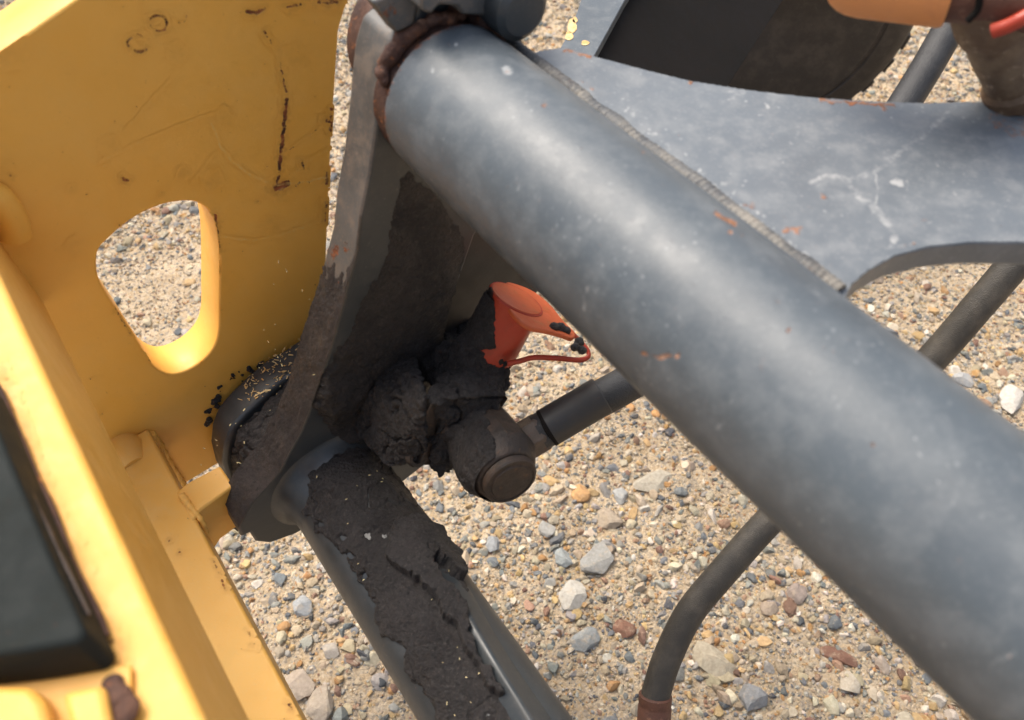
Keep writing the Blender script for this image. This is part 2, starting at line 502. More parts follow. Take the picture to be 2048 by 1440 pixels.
def plastic(name, c, c2, rough=0.38):
    k = NM(name)
    a = k.attr('dirt').outputs['Fac']
    col = k.mix(k.math('MULTIPLY', k.ramp(k.noise(70, 5, 0.7), 0.5, 0.72), 0.55), c, c2)
    col = k.mix(k.ramp(k.math('ADD', a, k.math('MULTIPLY', k.math('SUBTRACT', k.noise(160, 5), 0.5), 0.9)), 0.4, 0.55), col, (0.022, 0.016, 0.014))
    k.color(col); k.rough(k.ramp(k.noise(80, 3), 0.3, 0.7, rough - 0.05, rough + 0.2))
    k.bump(k.noise(300, 4), 0.0004, 0.5); return k.m
RED = plastic('red_orange_plastic', (0.37, 0.036, 0.013), (0.22, 0.042, 0.02))
REDTOP = plastic('dusty_orange_plastic', (0.50, 0.095, 0.025), (0.34, 0.12, 0.04), 0.5)
PEACH = plastic('faded_orange_plastic', (0.66, 0.25, 0.075), (0.55, 0.20, 0.07), 0.5)

def rubber(name, c1, c2, weave=False, brown=0.0):
    k = NM(name)
    c = k.mix(k.ramp(k.noise(28, 6, 0.7), 0.4, 0.72), c1, c2)
    c = k.mix(k.math('MULTIPLY', k.ramp(k.noise(320, 4, 0.7), 0.6, 0.75), 0.5), c, (0.12, 0.11, 0.10))
    k.color(c); k.rough(0.55)
    h = k.noise(200, 5, 0.7)
    if weave:
        h = k.math('ADD', k.math('MULTIPLY', h, 0.5), k.math('MULTIPLY', k.voro(900), 0.8))
    k.bump(h, 0.0007, 0.7); return k.m
HOSE = rubber('hose_rubber', (0.020, 0.020, 0.021), (0.042, 0.042, 0.042), True)
HOSEG = rubber('dusty_hose_rubber', (0.036, 0.032, 0.026), (0.080, 0.068, 0.052), True)
TYRE = rubber('tyre_rubber', (0.022, 0.018, 0.015), (0.05, 0.04, 0.032))

def stone_mat():
    k = NM('gravel_stone')
    a = k.attr('col').outputs['Color']
    v = k.mix(k.ramp(k.noise(190, 5, 0.7), 0.3, 0.7), (0.72, 0.70, 0.68), (1.0, 1.0, 1.0))
    n = k.n('ShaderNodeMix'); n.data_type = 'RGBA'; n.blend_type = 'MULTIPLY'; n.inputs[0].default_value = 1
    k.l(a, n.inputs[6]); k.l(v, n.inputs[7])
    c = k.mix(k.math('MULTIPLY', k.ramp(k.noise(85, 5, 0.7), 0.52, 0.68), 0.45), n.outputs[2], (0.46, 0.36, 0.24))
    k.color(c); k.rough(0.85); k.bump(k.noise(320, 5, 0.7), 0.0009, 0.8); return k.m
STONE = stone_mat()
def sand_mat():
    k = NM('sandy_soil')
    c = k.mix(k.ramp(k.noise(7, 6, 0.65), 0.35, 0.7), (0.44, 0.32, 0.19), (0.63, 0.48, 0.31))
    c = k.mix(k.math('MULTIPLY', k.ramp(k.noise(70, 6, 0.7), 0.45, 0.7), 0.6), c, (0.64, 0.52, 0.37))
    vr = k.n('ShaderNodeTexVoronoi'); vr.inputs['Scale'].default_value = 210; k.l(k.pos, vr.inputs['Vector'])
    hs = k.n('ShaderNodeSeparateColor'); k.l(vr.outputs['Color'], hs.inputs[0])
    g = k.mix(hs.outputs[0], (0.22, 0.20, 0.18), (0.66, 0.54, 0.38))
    c = k.mix(k.math('MULTIPLY', k.ramp(hs.outputs[1], 0.45, 0.6), 0.6), c, g)
    k.color(c); k.rough(0.95)
    h = k.math('ADD', k.noise(330, 6, 0.8), k.math('MULTIPLY', k.ramp(vr.outputs['Distance'], 0, 0.7, 1, 0), 0.5))
    k.bump(h, 0.004, 1.0); return k.m
SAND = sand_mat()
def chip_mat(name, a, b):
    k = NM(name); o = k.n('ShaderNodeObjectInfo')
    k.color(k.mix(k.ramp(k.noise(120, 3), 0.4, 0.6), a, b)); k.rough(0.7); return k.m
CHIP = chip_mat('wood_chip', (0.62, 0.46, 0.22), (0.50, 0.30, 0.10))
STRAW = chip_mat('straw_bit', (0.72, 0.62, 0.32), (0.62, 0.50, 0.26))

# ------------------------------------------------------------------ ground
def rocks_mesh(pos, siz, sub, seed, flatlo=0.45, flathi=0.9, cols=None):
    """one mesh of many irregular stones"""
    g = np.random.default_rng(seed)
    bm = bmesh.new(); bmesh.ops.create_icosphere(bm, subdivisions=sub, radius=1)
    base = np.array([v.co[:] for v in bm.verts]); tri = np.array([[v.index for v in f.verts] for f in bm.faces]); bm.free()
    n = len(pos); m = len(base)
    NV = 24; vars_ = []
    for k in range(NV):
        b = base * (1 + fbm(base + k * 9.1, 1.1, 2, seed + k)[:, None] * 0.45)
        for _ in range(7):                      # facets
            d = g.normal(size=3); d /= np.linalg.norm(d); lim = g.uniform(0.45, 0.85)
            over = np.maximum(b @ d - lim, 0); b = b - over[:, None] * d
        vars_.append(b)
    vars_ = np.array(vars_)
    pick = g.integers(0, NV, n)
    a = g.uniform(0, 2 * math.pi, n); tl = g.normal(0, 0.25, n); tm = g.normal(0, 0.25, n)
    sx = siz * g.uniform(0.8, 1.25, n); sy = siz * g.uniform(0.6, 1.0, n); sz = siz * g.uniform(flatlo, flathi, n)
    v = vars_[pick] * np.stack([sx, sy, sz], -1)[:, None, :]
    ca, sa = np.cos(tl)[:, None], np.sin(tl)[:, None]
    y = v[..., 1] * ca - v[..., 2] * sa; z = v[..., 1] * sa + v[..., 2] * ca; v = np.stack([v[..., 0], y, z], -1)
    ca, sa = np.cos(tm)[:, None], np.sin(tm)[:, None]
    x = v[..., 0] * ca - v[..., 2] * sa; z = v[..., 0] * sa + v[..., 2] * ca; v = np.stack([x, v[..., 1], z], -1)
    ca, sa = np.cos(a)[:, None], np.sin(a)[:, None]
    x = v[..., 0] * ca - v[..., 1] * sa; y = v[..., 0] * sa + v[..., 1] * ca; v = np.stack([x, y, v[..., 2]], -1)
    v = v + pos[:, None, :]
    f = (tri[None] + (np.arange(n) * m)[:, None, None]).reshape(-1, 3)
    me = fast_mesh(v.reshape(-1, 3), f, False)
    if cols is not None: col_attr(me, 'col', np.repeat(np.c_[cols, np.ones(n)], m, 0))
    return me
PAL = np.array([[0.33, 0.31, 0.27], [0.22, 0.22, 0.20], [0.15, 0.16, 0.16], [0.45, 0.37, 0.26], [0.50, 0.34, 0.16],
                [0.42, 0.23, 0.09], [0.55, 0.47, 0.35], [0.22, 0.125, 0.085], [0.40, 0.32, 0.21], [0.10, 0.105, 0.11], [0.36, 0.22, 0.14], [0.58, 0.52, 0.43]])
PW = np.array([13, 11, 8, 14, 10, 6, 10, 3.5, 14, 4, 3.5, 5.0]); PW /= PW.sum()
def stone_cols(n, g):
    c = PAL[g.choice(len(PAL), n, p=PW)]
    return np.clip(c * g.uniform(0.7, 1.2, (n, 1)) * g.uniform(0.96, 1.04, (n, 3)), 0.02, 0.8)
def gz(x, y):
    p = np.stack([x, y, np.zeros_like(x)], -1)
    return fbm(p, 2.2, 3, 50) * 0.012 + fbm(p, 14, 3, 60) * 0.006

GX0, GX1, GY0, GY1 = -1.9, 2.1, -0.6, 2.9
def build_ground():
    step = 0.007
    xs = np.arange(GX0, GX1, step); ys = np.arange(GY0, GY1, step)
    X, Y = np.meshgrid(xs, ys, indexing='ij')
    p = np.stack([X, Y, np.zeros_like(X)], -1)
    edge = np.minimum.reduce([X - GX0, GX1 - X, Y - GY0, GY1 - Y])
    Z = (gz(X, Y) + fbm(p, 70, 3, 70) * 0.0028) * sstep(edge, 0, 0.2)
    a, b = X.shape; idx = np.arange(a * b).reshape(a, b)
    q = np.stack([idx[:-1, :-1], idx[1:, :-1], idx[1:, 1:], idx[:-1, 1:]], -1).reshape(-1, 4)
    verts = np.stack([X, Y, Z], -1).reshape(-1, 3)
    # the sheet goes on to the horizon as a coarse frame round the fine patch
    n0 = len(verts); H = 600.0
    x1, y1 = xs[-1], ys[-1]
    ring = [[GX0, GY0, 0], [x1, GY0, 0], [x1, y1, 0], [GX0, y1, 0], [-H, -H, 0], [H, -H, 0], [H, H, 0], [-H, H, 0]]
    verts = np.concatenate([verts, np.array(ring)])
    ext = [[n0, n0 + 4, n0 + 5, n0 + 1], [n0 + 1, n0 + 5, n0 + 6, n0 + 2], [n0 + 2, n0 + 6, n0 + 7, n0 + 3], [n0 + 3, n0 + 7, n0 + 4, n0]]
    q = np.concatenate([q, np.array(ext)])
    o = link('ground', fast_mesh(verts, q), SAND); tag(o, kind='structure')
    o['label'] = 'pale sandy ground under the gravel'
build_ground()

def scatter(n, smin, smax, power, seed, sub, bury, thr, name, label):
    g = np.random.default_rng(seed)
    # thicker where the picture looks, thinner round about
    x = g.uniform(GX0 + .05, GX1 - .05, n * 2); y = g.uniform(GY0 + .05, GY1 - .05, n * 2)
    pts = np.stack([x, y, np.zeros_like(x)], -1)
    half = 0.22 + 0.62 * np.hypot(CAMH, 0) * 0.75 + 0.52 * np.maximum(y, 0) 
    inside = (np.abs(x) < half) & (y > -0.05) & (y < 2.6)
    dens = 0.5 + 0.5 * fbm(pts, 4.5, 3, 91)
    keep = (g.uniform(size=n * 2) < np.where(inside, 1.0, 0.12)) & (dens + g.normal(0, 0.10, n * 2) > thr)
    x, y = x[keep], y[keep]
    t = g.uniform(size=len(x)); s = smin * (smax / smin) ** (t ** power)
    z = gz(x, y) + s * bury
    cols = stone_cols(len(x), g)
    me = rocks_mesh(np.stack([x, y, z], -1), s, sub, seed, cols=cols)
    o = link(name, me, STONE); tag(o, label, 'gravel', None, 'stuff'); return len(x)
n1 = scatter(190000, 0.0015, 0.0040, 1.2, 11, 1, 0.25, 0.16, 'gravel', 'fine gravel grains strewn over the sandy ground')
n2 = scatter(52000, 0.0036, 0.0082, 1.5, 12, 1, 0.16, 0.36, 'gravel', 'small mixed crushed stone lying all over the ground')
n3 = scatter(11000, 0.0076, 0.0150, 2.4, 13, 2, 0.08, 0.36, 'gravel', 'coarser crushed stones scattered among the fine gravel')

def ground_at(px, py):
    p = pw(px, py, -CAMH); q = to_world(p); return q[0], q[1]
BIG = [(1312, 962, 96, 38, 18, (0.45, 0.40, 0.31), 'long pale flat rock just below the underside of the big grey tube'),
       (1195, 1120, 66, 70, -40, (0.33, 0.32, 0.29), 'rounded grey rock in the gravel below the hose nut'),
       (1146, 1192, 62, 52, 20, (0.47, 0.44, 0.38), 'pale whitish rock right of the mud caked lower tube'),
       (1425, 1325, 60, 88, 55, (0.42, 0.36, 0.26), 'large tan angular rock right of the rusty hose end'),
       (640, 1405, 74, 62, 60, (0.40, 0.33, 0.25), 'tan rock lying lowest beside the yellow rail end'),
       (598, 1365, 62, 56, 10, (0.37, 0.30, 0.23), 'brownish rock against the outer edge of the yellow rail'),
       (1170, 1280, 60, 46, 10, (0.27, 0.28, 0.27), 'grey oval rock between the lower tube and the hose'),
       (1680, 1312, 76, 30, -28, (0.20, 0.10, 0.065), 'dark red brown flat rock near the big tube'),
       (1250, 1258, 46, 34, -35, (0.22, 0.11, 0.07), 'small dark red rock above the hose end'),
       (1215, 1040, 62, 44, 0, (0.37, 0.30, 0.22), 'half buried brown rock below the hose nut'),
       (1590, 1188, 50, 36, 30, (0.30, 0.24, 0.20), 'brown round rock close under the big grey tube'),
       (1500, 1395, 66, 56, 15, (0.24, 0.24, 0.235), 'large flat slate grey rock at the bottom of the gravel'),
       (2015, 800, 48, 60, -30, (0.52, 0.48, 0.42), 'pale jagged rock right of the grey tube'),
       (1920, 765, 44, 34, -30, (0.35, 0.35, 0.34), 'light grey flat rock beside the black hose'),
       (1160, 985, 40, 36, 20, (0.52, 0.30, 0.13), 'orange yellow rock near the hose nut'),
       (1128, 1118, 46, 42, 0, (0.29, 0.31, 0.30), 'greenish grey rock left of the rounded grey one'),
       (1240, 992, 34, 34, 40, (0.36, 0.36, 0.34), 'small blocky grey rock left of the long flat rock'),
       (605, 1215, 44, 40, 0, (0.30, 0.31, 0.31), 'grey angular rock between yellow rail and lower tube'),
       (915, 1330, 10, 10, 0, (0.3, 0.3, 0.3), None),
       (660, 1300, 40, 30, 0, (0.36, 0.32, 0.27), 'grey beige rock above the two tan rocks'),
       (1090, 1060, 40, 34, 30, (0.34, 0.33, 0.30), 'dull grey rock right of the muddy lower tube'),
       (985, 1090, 36, 34, 0, (0.30, 0.31, 0.31), 'bluish grey rock by the edge of the muddy lower tube'),
       (1655, 455, 10, 10, 0, (0.3, 0.3, 0.3), None),
       (1700, 1370, 46, 40, 0, (0.46, 0.40, 0.31), 'sandy coloured round rock at the foot of the big tube')]
for i, (px, py, wd, ht, ang, colr, lab) in enumerate(BIG):
    if not lab: continue
    x, y = ground_at(px, py)
    z = float(gz(np.array([x]), np.array([y]))[0])
    dist = depth(pw(px, py, -CAMH))
    rx = wd / F * dist / 2 * 1.05; ry = ht / F * dist / 2 * 1.2
    g = np.random.default_rng(200 + i)
    bm = bmesh.new(); bmesh.ops.create_icosphere(bm, subdivisions=3, radius=1)
    co = np.array([v.co[:] for v in bm.verts])
    co = co * (1 + fbm(co + i * 5, 1.2, 2, 300 + i)[:, None] * 0.3)
    for _ in range(11):
        d = g.normal(size=3); d /= np.linalg.norm(d); lim = g.uniform(0.55, 0.85)
        co = co - np.maximum(co @ d - lim, 0)[:, None] * d
    co = co + (fbm(co, 6, 3, 400 + i) * 0.035)[:, None] * co
    rz = min(rx, ry) * 0.55
    co = co * [rx, ry, rz]
    for v, c in zip(bm.verts, co): v.co = c
    me = bpy.data.meshes.new('rock'); bm.to_mesh(me); bm.free()
    col_attr(me, 'col', np.tile([*colr, 1], (len(me.vertices), 1)))
    o = link('rock', me, STONE); o.location = (x, y, z + rz * 0.35); o.rotation_euler = (g.normal(0, .08), g.normal(0, .08), R(ang))
    tag(o, lab, 'rock', 'larger rocks lying in the gravel')

# ------------------------------------------------------------------ shared measurements of the machine
U_LINK, T_LINK = 0.403, 0.036
U_END = 0.390                          # where the main tube ends against its rusty weld collar          # front face and thickness of the link plate
U_LUG, T_LUG = 0.500, 0.034
U_YEL, T_YEL = 0.542, 0.043
MAIN_C = np.array([0, 0.388 * math.cos(R(-127.3)), 0.388 * math.sin(R(-127.3))]); RT = 0.050
LOW_C = np.array([0, 0.680 * math.cos(R(-96.8)), 0.680 * math.sin(R(-96.8))])
Uv = np.array([1.0, 0, 0])

# ------------------------------------------------------------------ yellow frame
yf = empty('loader_frame', pu(300, 900, U_YEL), 'yellow steel frame with slotted side plate and two long rails at left', 'machine frame')
outer = [(760, -160), (712, -60), (690, 20), (678, 60), (672, 150), (665, 250), (660, 350), (656, 440), (652, 540), (650, 650), (640, 760), (560, 860), (440, 925), (366, 970), (300, 1010), (120, 1010), (-60, 900), (-260, 700), (-420, 400), (-260, 290), (0, 104), (70, 56), (150, 0), (260, -80), (330, -130), (480, -170)]
hole = smooth_line([(196, 505), (215, 480), (262, 440), (310, 415), (355, 404), (395, 406), (425, 432), (437, 480), (439, 540), (438, 610), (436, 668), (420, 705), (385, 735), (345, 748), (312, 735), (290, 705), (255, 650), (215, 590), (196, 550)], 4, True)
plate = slotted_plate('side_plate', [pu(x, y, U_YEL) for x, y in outer], Uv * T_YEL, YEL, yf, [[pu(x, y, U_YEL) for x, y in hole]])

def plane_skin(name, x0, y0, x1, y1, u, mat, parent, fields, step=0.0006, lift=-0.0004):
    """thin skin of worn paint over a face square to U: same paint, with rust / scuff amounts per vertex"""
    cs = np.array([pu(x, y, u) for x, y in ((x0, y0), (x1, y0), (x1, y1), (x0, y1))])
    vs = np.arange(cs[:, 1].min(), cs[:, 1].max(), step); ws = np.arange(cs[:, 2].min(), cs[:, 2].max(), step)
    VV, WW = np.meshgrid(vs, ws, indexing='ij')
    P = np.stack([np.full_like(VV, u), VV, WW], -1)
    Q = project(P)
    vals = {k: f(Q, P) for k, f in fields.items()}
    keep = np.zeros(VV.shape, bool)
    for v in vals.values(): keep |= v > 0.02
    N = np.zeros_like(P); N[..., 0] = 1
    return skin(name, P, N, np.full(VV.shape, lift), keep, mat, parent, vals)
def strokes(Q, P, items, seed=5, wob=2.5):
    """items: (polyline, half width, strength) in photograph pixels"""
    QQ = Q + np.stack([fbm(P, 260, 2, seed), fbm(P, 260, 2, seed + 5)], -1) * wob
    r = np.zeros(Q.shape[:-1])
    for poly, hw, st in items:
        d = seg_dist(QQ, poly) if len(poly) > 1 else np.linalg.norm(QQ - np.array(poly[0]), axis=-1)
        r = np.maximum(r, st * (1 - sstep(d, hw * 0.35, hw * 1.35)))
    return r * (0.8 + 0.75 * fbm(P, 230, 3, seed + 11))
def arc(cx, cy, r, a0, a1, sq=1.0, n=10):
    return [(cx + r * math.cos(R(a0 + (a1 - a0) * k / n)), cy + sq * r * math.sin(R(a0 + (a1 - a0) * k / n))) for k in range(n + 1)]
yr = [([(556, 100), (562, 135)], 3, .45), ([(562, 140), (571, 182)], 3.2, .8), ([(573, 200), (568, 250), (562, 300), (557, 350), (556, 372)], 4.5, 1.1),
      ([(550, 376), (574, 366)], 8, 1.1), ([(528, 62), (534, 72)], 3, .8), ([(540, 80), (545, 88)], 3.5, .6),
      ([(495, 22), (512, 26), (528, 16)], 5, .95), ([(575, 14), (600, 8)], 4, .95), ([(640, 3), (672, 2)], 6, .9), ([(655, 240), (664, 246)], 6, 1.0),
      ([(662, 218), (661, 260)], 4, 1), ([(655, 345), (653, 365)], 4, .9), ([(652, 405), (650, 425)], 4, .8), ([(651, 432), (650, 440)], 4, .9),
      ([(604, 326), (606, 336)], 4, .9), ([(246, 358), (256, 362)], 4, .8), ([(20, 348)], 4, .9), ([(579, 300), (590, 292), (606, 278), (640, 256)], 2.4, .55),
      (arc(274, 85, 19, 150, 300, .8), 3.4, .8), (arc(276, 88, 19, 20, 110, .8), 3.6, .8), (arc(317, 46, 17, -160, 100, .9), 3.6, .75), (arc(317, 46, 16, 100, 200, .9), 2.6, .5),
      (arc(359, 30, 15, 0, 100), 2.4, .6), ([(286, 12), (288, 22)], 2.5, .6), ([(590, 370), (600, 366)], 3, .7), ([(614, 362), (622, 366)], 2, .6),
      ([(430, 430), (436, 470), (438, 500)], 3.2, 1.0), ([(435, 505), (438, 545)], 2.2, .7), ([(230, 618), (262, 668)], 2.6, .7), ([(282, 700), (300, 720)], 2.2, .6),
      ([(400, 690), (404, 730)], 1.5, .3), ([(48, 555), (60, 572)], 3, .6), ([(516, 402)], 2.6, .9), ([(322, 386)], 3, .7), ([(145, 378)], 5, .35), ([(560, 392), (566, 384)], 6, .42)]
for k in range(46):
    x, y = rng.uniform(10, 650), rng.uniform(10, 860); yr.append(([(x, y)], rng.uniform(1.2, 2.4), rng.uniform(.5, .9)))
yp = [([(422, 246), (440, 290), (462, 320), (500, 350), (545, 368), (600, 366), (660, 352)], 3.2, .55), ([(200, 322), (300, 275), (400, 235), (440, 225)], 3, .32),
      ([(250, 260), (340, 160)], 3, .22), ([(436, 470), (500, 482), (560, 470), (650, 438)], 3, .42), ([(385, 365), (430, 305)], 3, .25), ([(575, 360), (630, 312), (662, 296)], 3, .35),
      ([(208, 330)], 3, .8), ([(56, 452)], 3, .8)]
rmk = plane_skin('rust_mark', -10, -10, 700, 880, U_YEL, YEL, yf,
           {'rust': lambda Q, P: strokes(Q, P, yr) * (~in_poly(Q, [(x, y) for x, y in hole])) * in_poly(Q, outer),
            'halo': lambda Q, P: (strokes(Q, P, [(a_, h_ * 2.6, s_ * .45) for a_, h_, s_ in yr if h_ > 2.5] + [([(x_, y_)], r_, .20) for x_, y_, r_ in ((218, 294, 22), (350, 105, 20), (592, 112, 24), (450, 230, 16), (150, 495, 20), (368, 346, 15), (425, 360, 20), (540, 450, 18), (20, 100, 40), (10, 340, 20), (300, 560, 14), (470, 860, 20))], 77, 8)) * (~in_poly(Q, [(x, y) for x, y in hole])) * in_poly(Q, outer),
            'tint': lambda Q, P: strokes(Q, P, [([(560, 388), (568, 380)], 9, .9), ([(274, 100), (260, 80)], 5, .5)]),
            'pale': lambda Q, P: strokes(Q, P, yp) * (~in_poly(Q, [(x, y) for x, y in hole])) * in_poly(Q, outer)})

rmk['kind'] = 'stuff'
# second rail: level top at W2 running along U
W2 = pu(262, 872, U_YEL)[2]
def rail(name, phi0, phi1, wtop, h, u0, u1, mat, bev=0.003):
    v0 = wtop / math.tan(R(phi0)); v1 = wtop / math.tan(R(phi1))
    return prism(name, [(u0, v0, wtop), (u1, v0, wtop), (u1, v1, wtop), (u0, v1, wtop)], (0, 0, -h), mat, yf, bev=bev, seg=3)
rail('lower_rail', -82.6, -86.33, W2, 0.045, -0.35, U_YEL - 0.0005, YELB)
W1 = -0.335
rail('upper_rail', -72.5, -81.05, W1, 0.125, -0.35, 0.62, YELB, 0.004)
# boss where the lower rail is welded to the side plate
bp = pu(262, 868, U_YEL)
sweep('weld_boss', [bp + np.array([0.004, 0.014, -0.012]), bp + np.array([-0.012, 0.012, -0.006]), bp + np.array([-0.030, 0.010, -0.009])], [0.016, 0.0175, 0.012], YELB, yf, n=24, wob=0.002)
tab = [pw(x, y, W2) for x, y in ((352, 985), (378, 965), (440, 932), (468, 973), (402, 1020), (385, 1045))]
prism('cross_tab', [p + np.array([0, 0, 0.001]) for p in tab], (0, 0, -0.062), YELB, yf, bev=0.002)
def level_skin(name, x0, y0, x1, y1, wz, mat, parent, fields, clip, step=0.0007, lift=0.0003):
    cs = np.array([pw(x, y, wz) for x, y in ((x0, y0), (x1, y0), (x1, y1), (x0, y1))])
    us_ = np.arange(cs[:, 0].min(), cs[:, 0].max(), step); vs_ = np.arange(cs[:, 1].min(), cs[:, 1].max(), step)
    UU, VV = np.meshgrid(us_, vs_, indexing='ij'); P = np.stack([UU, VV, np.full_like(UU, wz)], -1); Q = project(P)
    m = in_poly(Q, clip); vals = {k: f(Q, P) * m for k, f in fields.items()}
    keep = np.zeros(UU.shape, bool)
    for v in vals.values(): keep |= v > .02
    N = np.zeros_like(P); N[..., 2] = 1
    o = skin(name, P, N, np.full(UU.shape, lift), keep & m, mat, parent, vals); o['kind'] = 'stuff'; return o
lr = [([(600, 1400), (606, 1420)], 4, .9), ([(578, 1408), (584, 1416)], 5, 1), ([(338, 1082)], 3, .8), ([(358, 1104)], 3, .8), ([(494, 1262), (500, 1270)], 3.5, .7), ([(500, 1288), (514, 1292)], 3.5, .8), ([(426, 1120), (440, 1150)], 3, .7), ([(445, 1160), (452, 1180)], 2.5, .7), ([(560, 1440), (590, 1428)], 2, .6)]
for k in range(60): lr.append(([(rng.uniform(240, 600), rng.uniform(900, 1440))], rng.uniform(1, 2), rng.uniform(.4, .8)))
lclip = [(232, 880), (300, 885), (428, 1107), (602, 1440), (498, 1440), (224, 884)]
level_skin('rust_mark', 220, 870, 620, 1450, W2, YELB, yf, {'rust': lambda Q, P: strokes(Q, P, lr, 88, 4), 'halo': lambda Q, P: strokes(Q, P, [(a_, h_ * 2.5, .5 * s_) for a_, h_, s_ in lr if h_ > 2.2], 89, 6)}, lclip)
ur = [([(40, 860), (60, 930), (110, 1040), (150, 1110), (180, 1210), (228, 1290), (238, 1340)], 7, .75), ([(0, 740), (30, 830)], 6, .6)]
level_skin('rust_mark', -10, 700, 300, 1440, W1, YELB, yf, {'rust': lambda Q, P: strokes(Q, P, ur, 98, 12) * (.4 + 1.2 * np.abs(fbm(P, 60, 3, 7))), 'halo': lambda Q, P: strokes(Q, P, [(a_, 22, .45) for a_, h_, s_ in ur], 99, 14)}, [(-10, 600), (20, 600), (300, 1200), (400, 1440), (-10, 1440)])
def bead(name, pts, r, mat, parent, wob=0.0015, lump=0.15, n=12, seed=8):
    pts = smooth_line(pts, 10)
    m = len(pts); rr = r * (1 + lump * np.sin(np.arange(m) * 1.7))
    return sweep(name, pts, rr, mat, parent, n=n, wob=wob, seed=seed)
bead('weld_bead', [pw(362, 990, W2 + .001), pw(378, 1010, W2 + .001), pw(402, 1040, W2 - .004), pw(412, 1066, W2 - .02)], 0.0032, YELB, yf)
bead('weld_bead', [pu(x, y, U_YEL - 0.002) for x, y in ((300, 868), (322, 900), (348, 945), (364, 968))], 0.0045, YEL, yf, seed=9)
bw = pu(12, 430, U_YEL)
bead('weld_bead', [pu(-40, 380, U_YEL - .004), pu(0, 405, U_YEL - .005), pu(22, 440, U_YEL - .004), pu(28, 470, U_YEL - .003)], 0.011, YEL, yf, lump=0, n=20)

# ------------------------------------------------------------------ grey block resting on the upper rail
gb = empty('latch_block', pw(110, 1250, W1), 'dark grey blurred latch block with rusty edge resting on the yellow upper rail', 'latch block')
bo = [(-420, 150), (-60, 700), (10, 800), (62, 920), (120, 1060), (180, 1200), (222, 1290), (232, 1318), (218, 1338), (180, 1346), (80, 1362), (-60, 1374), (-500, 1400)]
bo = smooth_line(bo, 3)
topo = [(x - 66, y - 56) for x, y in bo]
def loft_solid(name, rings, mat, parent, bev):
    m = len(rings[0]); vs = np.concatenate([np.array(r) for r in rings]); fs = [tuple(range(m - 1, -1, -1)), tuple((len(rings) - 1) * m + i for i in range(m))]
    for k in range(len(rings) - 1):
        for i in range(m): fs.append((k * m + i, k * m + (i + 1) % m, (k + 1) * m + (i + 1) % m, (k + 1) * m + i))
    me = raw(to_world(vs), fs); bm = bmesh.new(); bm.from_mesh(me); bmesh.ops.recalc_face_normals(bm, faces=bm.faces); bm.to_mesh(me); bm.free()
    auto_smooth(me, 30); o = link(name, me, mat, parent)
    if bev: bevel(o, bev, 4)
    return o
loft_solid('housing', [[pw(x, y, W1 + .0015) for x, y in bo], [pw(x - 3, y - 2, W1 + .006) for x, y in bo], [pw(x, y, W1 + .026) for x, y in topo]], GREYB, gb, .010)
for (a, b, r, nm, mt) in (((-8, 770), (216, 1272), .0016, 'edge_weld', RUST), ((-40, 790), (180, 1230), .0012, 'ridge', RUSTD)):
    pts = [pw(a[0] + (b[0] - a[0]) * t, a[1] + (b[1] - a[1]) * t, W1 + (.004 if mt is RUST else .016)) for t in np.linspace(0, 1, 14)]
    sweep(nm, pts, r, mt, gb, n=10, wob=0.002)
# yellow foot below it
ft = empty('foot_plate', pw(100, 1420, W1), 'yellow foot plate below the grey latch block in the corner', 'bracket')
prism('plate', [pw(x, y, W1 + .004) for x, y in ((-300, 1330), (262, 1330), (262, 1600), (-300, 1600))], (0, 0, -0.003), YELB, ft, bev=0.001)
prism('rib', [pw(x, y, W1 + .016) for x, y in ((-200, 1368), (60, 1372), (84, 1400), (110, 1500), (-200, 1500))], (0, 0, -0.0115), YELB, ft, bev=0.003)
prism('rib', [pw(x, y, W1 + .012) for x, y in ((120, 1385), (205, 1366), (230, 1500), (150, 1500))], (0, 0, -0.0075), YELB, ft, bev=0.003)
bmt = bmesh.new()
for (x, y, r) in ((238, 1398, .0062), (226, 1372, .005), (250, 1420, .0065), (232, 1440, .005)): add_ball(bmt, pw(x, y, W1 + .005), r, r, r * .5)
me = voxelise(bmt, 0.0007); crumble(me, .0016, .0008, 4); link('rust_scab', me, RUST, ft)

# ------------------------------------------------------------------ grey lift arm
arm = empty('lift_arm', np.array([U_LINK, LOW_C[1], LOW_C[2]]), 'grey steel lift arm of two parallel tubes welded to a thick curved link plate', 'lift arm')

def tube_grid(cen, r, u0, u1, du, nth, th0=0.0, th1=360.0):
    us = np.arange(u0, u1 + du / 2, du); th = np.radians(np.linspace(th0, th1, nth))
    A, T = np.meshgrid(us, th, indexing='ij')
    N = np.stack([np.zeros_like(A), np.cos(T), np.sin(T)], -1)
    P = np.stack([A, cen[1] + r * N[..., 1], cen[2] + r * N[..., 2]], -1)
    return P, N
P, N = tube_grid(MAIN_C, RT, -0.30 - .0002, U_END, 0.0012, 260)
Q = project(P); fr = (N * P).sum(-1) < 0
mr = [([(1088, 210)], 8, 1), ([(1284, 708), (1320, 714), (1356, 712)], 6.5, 1), ([(1556, 604)], 6, .8), ([(1576, 662)], 6.5, .9), ([(1744, 890)], 9, .9),
      ([(1432, 428), (1470, 450)], 6, .9), ([(1458, 466)], 7, .9), ([(1438, 458)], 6, .8), ([(1486, 470)], 5, .8), ([(2018, 1310)], 8, .8), ([(1286, 304)], 5, .8),
      ([(898, 88)], 4, .6), ([(1012, 140)], 9, .55), ([(1480, 648)], 3, .5), ([(1200, 490)], 4, .4), ([(1434, 856)], 5, .4), ([(1176, 572)], 4, .5), ([(2012, 1412)], 7, .5)]
endr = [([(1000, 52), (930, 42), (860, 62), (810, 110), (778, 170), (766, 230), (772, 280), (790, 320)], 4.5, .62)]
